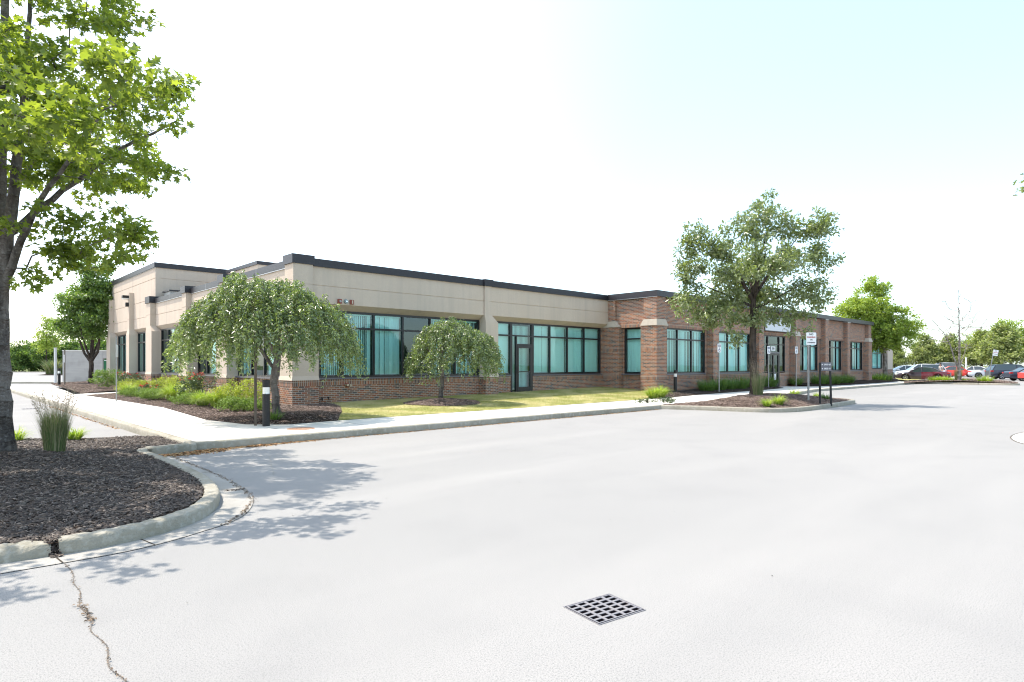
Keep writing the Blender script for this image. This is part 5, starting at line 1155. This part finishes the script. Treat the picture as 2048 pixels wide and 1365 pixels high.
shrub('leafy_shrub', 'dark green shrub beside the far left tree trunk', (-2.4, 21.5, .35), [(0, 0, .5, .9, .9, .5)], 110, 30, .16, .07, 'oval', 'pear', LB, 13)
ograss((-1.4, 5.0, .28), .85, 'wispy grass against the side wall behind the rose bush', 220, 31, 30); ograss((-1.3, 8.9, .28), .9, 'wispy grass against the side wall below the third window', 240, 32, 30); ograss((-1.5, .9, .26), .85, 'wispy grass between the weeping tree trunk and the corner', 220, 33, 26); ograss((-1.6, 23.5, .35), .95, 'wispy dark grass at the far window of the tall block', 240, 34, 20)
shrub('leafy_shrub', 'small grey-green ground cover at the corner of the walk', (9.9, -6.9, .15), [(0, 0, .06, .5, .3, .08), (.8, .1, .08, .3, .3, .1)], 40, 14, .1, .06, 'oval', 'rose', None, 14)

# ------------------------------------------------------------------ trees (local x = across the view, y = away)
# large foreground maple
T1 = [[(0, 0, -.05, .235), (.0, 0, .12, .19), (.01, 0, .5, .165), (-.02, 0, 1.4, .15), (-.04, 0, 2.4, .145), (-.06, .02, 3.3, .13), (-.05, .05, 4.6, .10), (.05, .05, 6.0, .07), (.1, 0, 7.8, .035), (.12, 0, 9.2, .015)],
      [(-.03, 0, 2.05, .10), (.10, -.05, 2.75, .10), (.22, -.1, 3.3, .085), (.42, -.2, 4.3, .07), (.62, -.25, 5.6, .045), (.72, -.3, 7.2, .02)],
      [(.12, -.05, 2.6, .065), (.38, -.12, 3.05, .055), (.8, -.3, 3.7, .04), (1.5, -.5, 4.4, .025), (2.1, -.7, 5.0, .014)],
      [(-.05, .03, 3.2, .06), (.5, .4, 4.0, .045), (1.3, .8, 4.9, .03), (2.2, 1.0, 5.5, .014)],
      [(-.06, 0, 2.9, .07), (-.8, .3, 3.9, .05), (-1.8, .6, 5.0, .03)], [(-.05, .05, 3.6, .06), (-.3, 1.0, 4.8, .04), (-.4, 2.0, 5.8, .02)], [(-.03, 0, 3.0, .06), (-.2, -.9, 4.1, .04), (-.2, -1.8, 5.1, .02)]]
E1 = [(1.44, 0, 6.7, .75, .8, .5), (.6, 0, 5.6, 1.1, 1.2, .8), (1.3, 1.1, 6.0, .85, .5, .26), (1.75, .5, 5.25, .7, .5, .24), (1.1, 0, 4.45, 1.2, 1.2, .5), (1.15, 0, 3.3, 1.05, .9, .38),
      (3.1, -2.9, 3.95, .6, .6, .28), (1.7, -4.1, 4.1, 1.4, .8, .35), (3.3, -2.7, 4.7, .5, .5, .2), (1.6, -3.0, 4.3, 1.2, 1.0, .4), (3.35, -1.8, 4.8, .55, .6, .26), (.6, 0, 7.6, 1.5, 1.6, .7), (.3, 0, 8.7, 1.0, 1.0, .7), (2.4, -.6, 3.3, .35, .5, .2),
      (-1.5, 0, 4.6, 1.7, 1.8, 1.0), (-1.6, -1.8, 4.4, 1.7, 1.6, .8), (-1.3, 0, 6.5, 1.5, 1.6, 1.1), (-.2, 1.8, 5.2, 1.6, 1.3, 1.2), (.3, -2.2, 5.2, 1.6, 1.3, .8), (.2, -2.4, 4.1, 1.5, 1.3, .5)]
ex = [(2.25, 1.1, 6.2), (2.1, 1.1, 6.15), (1.95, 1.1, 6.1), (2.5, .3, 4.4), (2.35, .5, 5.5), (2.45, .5, 5.2), (2.3, .2, 4.35), (2.0, 0, 5.6), (2.4, -.5, 3.25), (3.6, -1.8, 4.85), (1.95, 0, 3.0), (1.6, 0, 2.85), (1.15, 0, 2.85), (.6, 0, 2.75), (.5, -.1, 2.6)]
tree('maple_tree', 'large green maple in the foreground mulch bed at the left edge', 'tree', (-9.12, -7.95, .27), T1, E1, 640, 44, .26, .108, 'maple', 'maple', 'bark', 21, tip=.0042, flat=.5, seg=.32, extra=ex, up=.75, shell=.42, sides=10, start=.3, jit=.06)
# oak in the island
T2 = [[(0, 0, -.05, .22), (0, 0, .15, .17), (-.02, 0, 1.0, .15), (-.05, 0, 2.2, .135), (-.05, 0, 3.1, .12), (0, 0, 4.0, .10), (.05, 0, 5.4, .06), (.12, 0, 7.2, .02)],
      [(-.02, 0, 3.75, .09), (-.5, -.1, 4.5, .065), (-1.1, -.2, 5.6, .03), (-1.6, -.2, 6.3, .012)], [(0, 0, 3.9, .08), (.55, .1, 4.7, .055), (1.1, .2, 5.4, .035), (1.9, .2, 6.4, .012)],
      [(0, 0, 3.5, .06), (-.9, .1, 3.9, .04), (-2.0, 0, 4.4, .015)], [(0, 0, 3.4, .06), (.9, -.1, 3.9, .04), (2.1, 0, 4.5, .015)], [(0, 0, 3.9, .07), (.1, .8, 4.8, .045), (.1, 1.6, 5.8, .015)], [(0, 0, 3.8, .06), (-.1, -.8, 4.6, .04), (-.2, -1.6, 5.4, .015)], [(0, 0, 4.2, .07), (.25, 0, 5.3, .045), (.5, 0, 6.6, .02)]]
E2 = [(.5, 0, 7.35, .85, .9, .7), (-.3, 0, 6.6, 1.0, 1.1, .65), (1.4, 0, 6.8, .9, .9, .6), (2.5, 0, 6.7, .75, .8, .65), (-2.3, 0, 6.1, .8, .9, .7), (-1.4, 0, 5.8, .8, 1, .6), (2.6, 0, 5.5, .8, .9, .6), (-2.5, 0, 5.0, .65, .9, .6), (-2.6, 0, 3.9, .7, .9, .65),
      (2.3, 0, 4.1, .95, 1, .7), (-1.7, 0, 3.2, 1.0, 1.1, .5), (1.5, 0, 3.2, 1.0, 1.1, .45), (0, 0, 2.95, 1.0, 1, .35), (-.9, -.2, 2.5, .6, .6, .3), (1.0, 0, 5.4, .8, 1.4, .6), (-1.0, 0, 4.8, .7, 1.3, .45), (0, 1.5, 4.9, 1.7, .8, 1.3), (0, -1.7, 5.0, 1.5, .7, .8), (.9, -.2, 3.9, .9, 1.0, .4), (-.9, 0, 3.8, .9, 1.0, .4), (0, 1.0, 3.9, 1.6, .7, .6)]
tree('oak_tree', 'glossy green oak on the mulched parking island', 'tree', (14.03, -9.14, .40), T2, E2, 600, 34, .28, .145, 'oak', 'oak', 'barkdark', 33, tip=.004, seg=.35, up=.35, flat=.8, sides=8, start=.3, jit=.07, extra=[(2.9, 0, 7.05), (2.8, 0, 6.6), (-2.8, 0, 6.1), (-3.0, 0, 5.8), (-.9, -.3, 2.0), (-.75, -.3, 2.1), (2.9, 0, 5.0), (2.2, .2, 2.4), (2.3, .2, 2.6), (1.5, 0, 2.5), (3.0, 0, 5.2), (-2.9, 0, 3.4), (-2.95, 0, 3.2)])
# weeping trees
def weeping(name, label, loc, trunk, anchors, top, nst, L, leaf, rs, rz=VIEW):
    """anchors: function giving (x,y,z,length) of the hanging shoots"""
    root = empty(name, loc, rz, label, 'tree', 'weeping trees by the wall'); r = np.random.default_rng(rs)
    A = np.array([anchors(r) for _ in range(nst)]); P = A[:, :3]; ln = A[:, 3]
    k = 7; rad_ = np.hypot(P[:, 0], P[:, 1])+.01; o = np.stack([P[:, 0]/rad_, P[:, 1]/rad_], 1)+r.normal(0, .25, (nst, 2))
    pts = np.zeros((nst, k, 3)); q = P.copy(); ang = r.uniform(.2, 1.1, nst)
    for j in range(k):
        pts[:, j] = q; s = ln/(k-1); q = q+np.stack([o[:, 0]*np.sin(ang)*s, o[:, 1]*np.sin(ang)*s, -np.cos(ang)*s], 1)+r.normal(0, .012, (nst, 3)); ang = ang*.55
    # anchor limbs
    sel = A[r.permutation(nst)[:int(nst*.3)]][:, :3]
    NA, par, rd, en = skeleton(trunk, sel, seg=.25, tip=.003, rs=rs, zpen=.3, start=.5, jit=.08, sag=-.12); NA = list(NA); par = list(par); rd = list(rd)
    link('trunk', branches(NA, par, np.array(rd), 'bark', 8), root)
    # shoots
    nodes = []; pr = []; rr = []
    for i in range(nst):
        for j in range(0, k, 2): pr.append(len(nodes)-1 if j else -1); nodes.append(pts[i, j]); rr.append(.0035*(1-j/k)+.0012)
    link('shoots', branches(nodes, pr, np.array(rr), 'barkdark', 3), root)
    nl = leaf[0]; i = r.integers(0, nst, nst*nl); t = r.random(nst*nl)*(k-1.01); j = t.astype(int); f = (t-j)[:, None]
    pos = pts[i, j]*(1-f)+pts[i, j+1]*f+r.normal(0, .025, (nst*nl, 3)); N = len(pos)
    d = np.stack([r.normal(0, .75, N), r.normal(0, .75, N), -np.ones(N)*r.uniform(-.1, 1.2, N)], 1); nr = r.normal(0, 1, (N, 3)); nr[:, 2] = np.abs(nr[:, 2])*.8+.2
    nr[:, :2] += o[i]*.5
    V, l, s = scatter(LEAF['lance'][0], LEAF['lance'][1], pos, rotmats(d, nr), leaf[1]*r.uniform(.6, 1.25, N)); link('crown', npmesh('crown', V, l, s, 'weep'), root)
    return root
def dome(cx, rx, ry, z0, z1, lump, lens):
    def f(r):
        while True:
            x, y = r.uniform(-1, 1), r.uniform(-1, 1); d = x*x+y*y
            if d < 1: break
        X = cx+x*rx; Y = y*ry; h = z0+(z1-z0)*(1-d**1.7)**.8*(1+.07*math.sin(X*2.1+lump)+.07*math.sin(Y*3.3+X*4.1))+r.normal(0, .05); deep = r.random()**2*.45
        return (X*(1-deep*.25), Y*(1-deep*.25), h-deep*(h-z0)*.9, r.uniform(*lens)*(1-.25*deep)*(.55+.45*d))
    return f
wt = [[(.02, 0, -.03, .15), (0, 0, .1, .115), (-.03, 0, .5, .10), (-.06, 0, .9, .095), (-.02, 0, 1.25, .12), (.02, 0, 1.5, .09), (.05, 0, 2.0, .07), (.0, 0, 2.5, .05)], [(-.02, 0, 1.22, .05), (-.22, -.05, 1.5, .045), (-.5, -.1, 2.0, .04), (-.9, -.1, 2.5, .02)], [(0, 0, 1.5, .06), (.4, .05, 2.1, .04), (1.0, 0, 2.7, .02)], [(0, 0, 1.5, .05), (.05, .6, 2.2, .03), (0, 1.1, 2.7, .02)], [(0, 0, 1.5, .05), (-.1, -.5, 2.1, .03), (-.1, -1.0, 2.6, .02)]]
weeping('weeping_tree', 'large weeping tree with drooping grey-green leaves at the building corner', (-3.23, -4.21, .25), wt, dome(-.22, 2.3, 2.1, 1.75, 3.55, 3.0, (.45, 1.0)), 3.5, 1250, 1.0, (46, .09), 5)
wt2 = [[(0, 0, -.03, .11), (0, 0, .1, .085), (.02, 0, .6, .075), (.05, 0, 1.0, .07), (.0, 0, 1.3, .07), (.02, 0, 1.8, .05), (.2, 0, 2.4, .03)], [(0, 0, 1.3, .04), (-.4, 0, 1.7, .03), (-.8, 0, 2.0, .02)], [(0, 0, 1.3, .04), (.5, 0, 1.8, .03), (1.0, 0, 2.1, .02)], [(0, 0, 1.3, .04), (0, .6, 2.0, .02)], [(0, 0, 1.3, .04), (0, -.6, 2.0, .02)]]
weeping('weeping_tree', 'small weeping tree on its own mulch ring in the lawn', (3.55, -2.4, .36), wt2, dome(.5, 1.68, 1.5, 1.2, 2.8, 2.2, (.3, .8)), 2.8, 760, .8, (42, .085), 8)
# left tree beyond the bed
T3 = [[(0, 0, -.1, .2), (0, 0, .2, .16), (.02, 0, 1.0, .14), (.0, 0, 1.5, .14), (.1, 0, 3.0, .10), (.15, 0, 5.5, .05), (.2, 0, 8.0, .02)], [(0, 0, 1.4, .10), (.45, 0, 2.1, .09), (.6, 0, 3.2, .07), (.75, 0, 4.8, .04), (.8, 0, 6.5, .02)], [(0, 0, 1.4, .10), (-.45, 0, 2.0, .08), (-.9, 0, 3.2, .06), (-1.3, 0, 4.6, .03)], [(0, .0, 1.5, .08), (.1, .7, 3.0, .05), (.1, 1.2, 4.5, .02)], [(0, 0, 1.5, .08), (-.1, -.7, 3.0, .05), (0, -1.2, 4.5, .02)]]
E3 = [(.2, 0, 7.6, 1.0, 1.1, 1.1), (.5, 0, 6.2, 1.5, 1.5, 1.2), (-.6, 0, 5.4, 1.5, 1.5, 1.3), (.6, 0, 4.5, 1.6, 1.6, 1.0), (-1.2, 0, 3.8, 1.2, 1.3, .8), (1.3, 0, 5.4, .9, 1.1, 1.2), (0, 0, 3.4, 1.6, 1.5, .5)]
lt = tree('shade_tree', 'dense upright green tree at the far left corner of the building', 'tree', (-1.83, 29.92, .38), T3, E3, 500, 42, .36, .17, 'oval', 'pear', 'barkdark', 41, tip=.006, seg=.4, sides=8, start=.28)
# maple at the far end of the brick wall
T4 = [[(0, 0, 0, .22), (0, 0, 1.5, .17), (-.1, 0, 3.2, .14), (-.3, 0, 5.0, .1), (-.6, 0, 7.5, .04)], [(-.1, 0, 2.8, .1), (1.0, 0, 4.0, .07), (2.2, 0, 5.0, .03)], [(-.1, 0, 2.8, .1), (-1.4, 0, 4.2, .07), (-2.8, 0, 5.3, .03)], [(0, 0, 3, .08), (0, 1.2, 4.5, .04)], [(0, 0, 3, .08), (0, -1.2, 4.5, .04)]]
E4 = [(-1.2, 0, 8.4, 1.4, 1.4, 1.4), (-1.5, 0, 6.6, 2.4, 2.3, 1.3), (-3.2, 0, 5.9, 1.4, 1.6, 1.2), (.2, 0, 5.4, 2.2, 2.2, 1.5), (2.1, 0, 4.7, 1.3, 1.5, 1.0), (-1.5, 0, 4.6, 2.5, 2.3, 1.3), (1.0, 0, 3.7, 1.6, 1.7, .9), (-.6, 0, 3.4, 1.6, 1.6, .7)]
rm = tree('maple_tree', 'bright green maple beyond the far end of the brick wall', 'tree', (52.9, -3.2, .2), T4, E4, 520, 34, .45, .20, 'maple', 'lmaple', 'barkpale', 51, tip=.008, seg=.5, sides=6, start=.3)
# bare tree
def bare():
    root = empty('bare_tree', (51.6, -8.95, .25), VIEW, 'leafless dead tree on the far island', 'tree')
    r = np.random.default_rng(12); ells = [(-.9, 0, 4.3, 2.3, 1.4, 1.2), (.9, 0, 4.6, 1.8, 1.4, 1.4), (0, 0, 6.0, 1.5, 1.1, 1.3), (0, 0, 3.2, 1.3, 1.0, .8)]
    T = np.concatenate([ellpts(ells, 95, 12, .25), [[-.05, 0, 7.5], [-2.2, 0, 5.0], [1.8, 0, 5.8]]])
    tr = [[(0, 0, 0, .13), (0, 0, .8, .11), (-.02, 0, 1.5, .10), (.03, 0, 3.3, .075), (-.02, 0, 5.2, .04), (-.05, 0, 7.4, .01)], [(0, 0, .9, .08), (-.42, 0, 1.9, .06), (-.75, 0, 3.0, .045), (-1.3, 0, 4.0, .025), (-2.0, 0, 4.8, .01)], [(0, 0, 1.0, .05), (.4, .1, 2.0, .035), (.7, .1, 3.0, .02)]]
    NA, par, rad, en = skeleton(tr, T, seg=.45, tip=.005, rs=3, zpen=1.6, start=.2, jit=.05); link('trunk', branches(NA, par, np.maximum(rad, .022), 'barkpale', 5), root)
    C = NA[r.integers(0, len(NA), 30)]; 
    return root
bare()
# lindens and other trees behind the cars
T5 = [[(0, 0, 0, .16), (0, 0, 1.5, .13), (0, 0, 3.5, .08), (0, 0, 6.0, .03)]]
E5 = [(0, 0, 2.6, 2.5, 2.5, 1.2), (0, 0, 3.8, 2.0, 2.0, 1.2), (0, 0, 5.0, 1.3, 1.3, 1.0), (0, 0, 6.0, .6, .6, .7)]
TG = 'trees behind the parked cars'
l1 = tree('linden_tree', 'pale green pyramidal tree behind the white SUV', 'tree', (101.72, 4.65, 0), T5, E5, 260, 30, .48, .28, 'quad', 'linden', 'barkdark', 61, group=TG, tip=.012, seg=.8, up=.5, sides=5)
copytree(l1, (104.5, 2.0, 0), 1.2, 'pale green pyramidal tree behind the red sedan', 1.0)
copytree(l1, (99.5, 8.2, 0), 2.6, 'shaded tree just right of the building end', .82)
copytree(l1, (103.6, -2.1, 0), 4.0, 'broad pale tree behind the white and silver sedans', (1.25, 1.25, 1.08))
copytree(l1, (98.5, -5.2, 0), 5.1, 'pale green tree directly above the navy SUV', (1.25, 1.25, 1.15))
E6 = [(0, 0, 8.2, 2.2, 2.2, 1.5), (-1.2, 0, 6.6, 2.4, 2.4, 1.5), (1.8, 0, 6.4, 2.6, 2.4, 1.6), (0, 0, 4.5, 3.4, 3.0, 1.8), (3.0, 0, 4.6, 2.0, 2.0, 1.6)]
l6 = tree('tall_tree', 'tall bright green tree rising behind the navy SUV', 'tree', (124, -2.8, 0), [[(0, 0, 0, .25), (0, 0, 3, .2), (0, 0, 8, .06)]], E6, 260, 24, .65, .34, 'quad', 'lmaple', 'barkdark', 71, group=TG, tip=.015, seg=1., up=.5, sides=5)
copytree(l6, (128, 3.0, 0), 2.0, 'yellow-green tree rising behind the leafless tree', (.85, .85, .78))
copytree(l6, (126, -7.5, 0), 3.3, 'bright tree at the right edge behind the black sedan', (1, 1, .8))
copytree(l6, (132, 10, 0), 4.4, 'tree in the gap between the building end and the lindens', (.9, .9, .55))
# hedge of trees on the far left
E7 = [(0, 0, 3.2, 4.0, 2.5, 3.0), (2.5, 0, 4.2, 2.6, 2.2, 2.4), (-2.6, 0, 3.6, 2.6, 2.2, 2.6), (0, -1.5, 1.6, 4.5, 1.5, 1.6)]
h1 = tree('hedge_tree', 'dense dark green tree at the left end of the far hedge line', 'tree', (0, 163, 0), [[(0, 0, 0, .2), (0, 0, 2, .15), (0, 0, 5, .05)]], E7, 330, 26, .62, .42, 'quad', 'far', 'barkdark', 81, group='trees of the far left hedge line', tip=.02, seg=1., up=.5, sides=4)
for i, (px, Y, s, lb) in enumerate(((38, 140, 1.0, 'hedge line tree just right of the foreground maple trunk'), (62, 138, 1.08, 'rounded hedge line tree in the middle of the far left hedge'), (88, 141, 1.0, 'hedge line tree above the far light SUV'), (115, 137, 1.1, 'hedge line tree behind the grey steel pole'), (142, 140, 1.05, 'hedge line tree above the left half of the enclosure'), (170, 139, 1.1, 'hedge line tree behind the trunk of the far left tree'), (198, 137, 1.2, 'hedge line tree between the far left tree and the building'), (-10, 140, 1.1, 'hedge line tree hidden by the foreground maple trunk'))):
    X = (px-1024)/1231*Y; copytree(h1, (-9.93+X*.725+Y*.6888, -20.32-X*.6888+Y*.725, 0), VIEW+i*1.3, lb, (s, s, s*(.9+.2*((i*7) % 3)/2)))
h1.location = (-4, 168, 0)
tree('young_tree', 'small light tree in front of the far left hedge', 'tree', (4.0, 103.5, 0), [[(0, 0, 0, .12), (0, 0, 3, .09), (0, 0, 8.5, .03)]], [(0, 0, 8.0, 1.4, 1.4, 1.6), (.3, 0, 6.0, 2.2, 2.0, 1.6), (0, 0, 4.4, 2.2, 2.0, 1.2)], 150, 22, .5, .28, 'quad', 'lmaple', 'barkdark', 91, tip=.012, seg=.8, sides=5)
# tree standing outside the right edge; only a twig of it reaches in
tree('roadside_tree', 'tree outside the right edge of which only a leafy twig shows', 'tree', (9.62, -19.08, 0), [[(0, 0, 0, .15), (0, 0, 2.2, .12), (0, 0, 4.5, .05)], [(0, 0, 2.8, .05), (-.7, 0, 4.6, .03), (-1.2, 0, 5.75, .012)]], [(.7, 0, 4.8, 1.3, 1.5, 1.1), (.5, 0, 5.6, .8, 1.2, .7)], 150, 24, .3, .13, 'oak', 'oak', 'barkdark', 95, extra=[(-1.25, 0, 5.7), (-1.1, 0, 5.5), (-1.2, 0, 5.9)], tip=.004, sides=5)
# chain-link fence at the back right
F = empty('chain_link_fence', (108, -12, 0), 0, 'tall pale chain-link fence behind the cars at the right edge', 'fence')
for i in range(9):
    m = MB(); m.cyl((0, i*3.2), .04, 0, 2.9, 'galv', 6); m.build('fence_post', F)
m = MB(); m.tube((0, 0, 2.88), (0, 25.6, 2.88), .03, 'galv', 5); m.tube((0, 0, .1), (0, 25.6, .1), .02, 'galv', 5); m.build('fence_rail', F)
m = MB()
for i in range(150): y = i*.171; m.tube((0, y, .1), (0, y+1.0, 2.86), .006, 'galv', 3); m.tube((.01, y+1.0, .1), (.01, y, 2.86), .006, 'galv', 3)
m.build('wire_mesh', F)
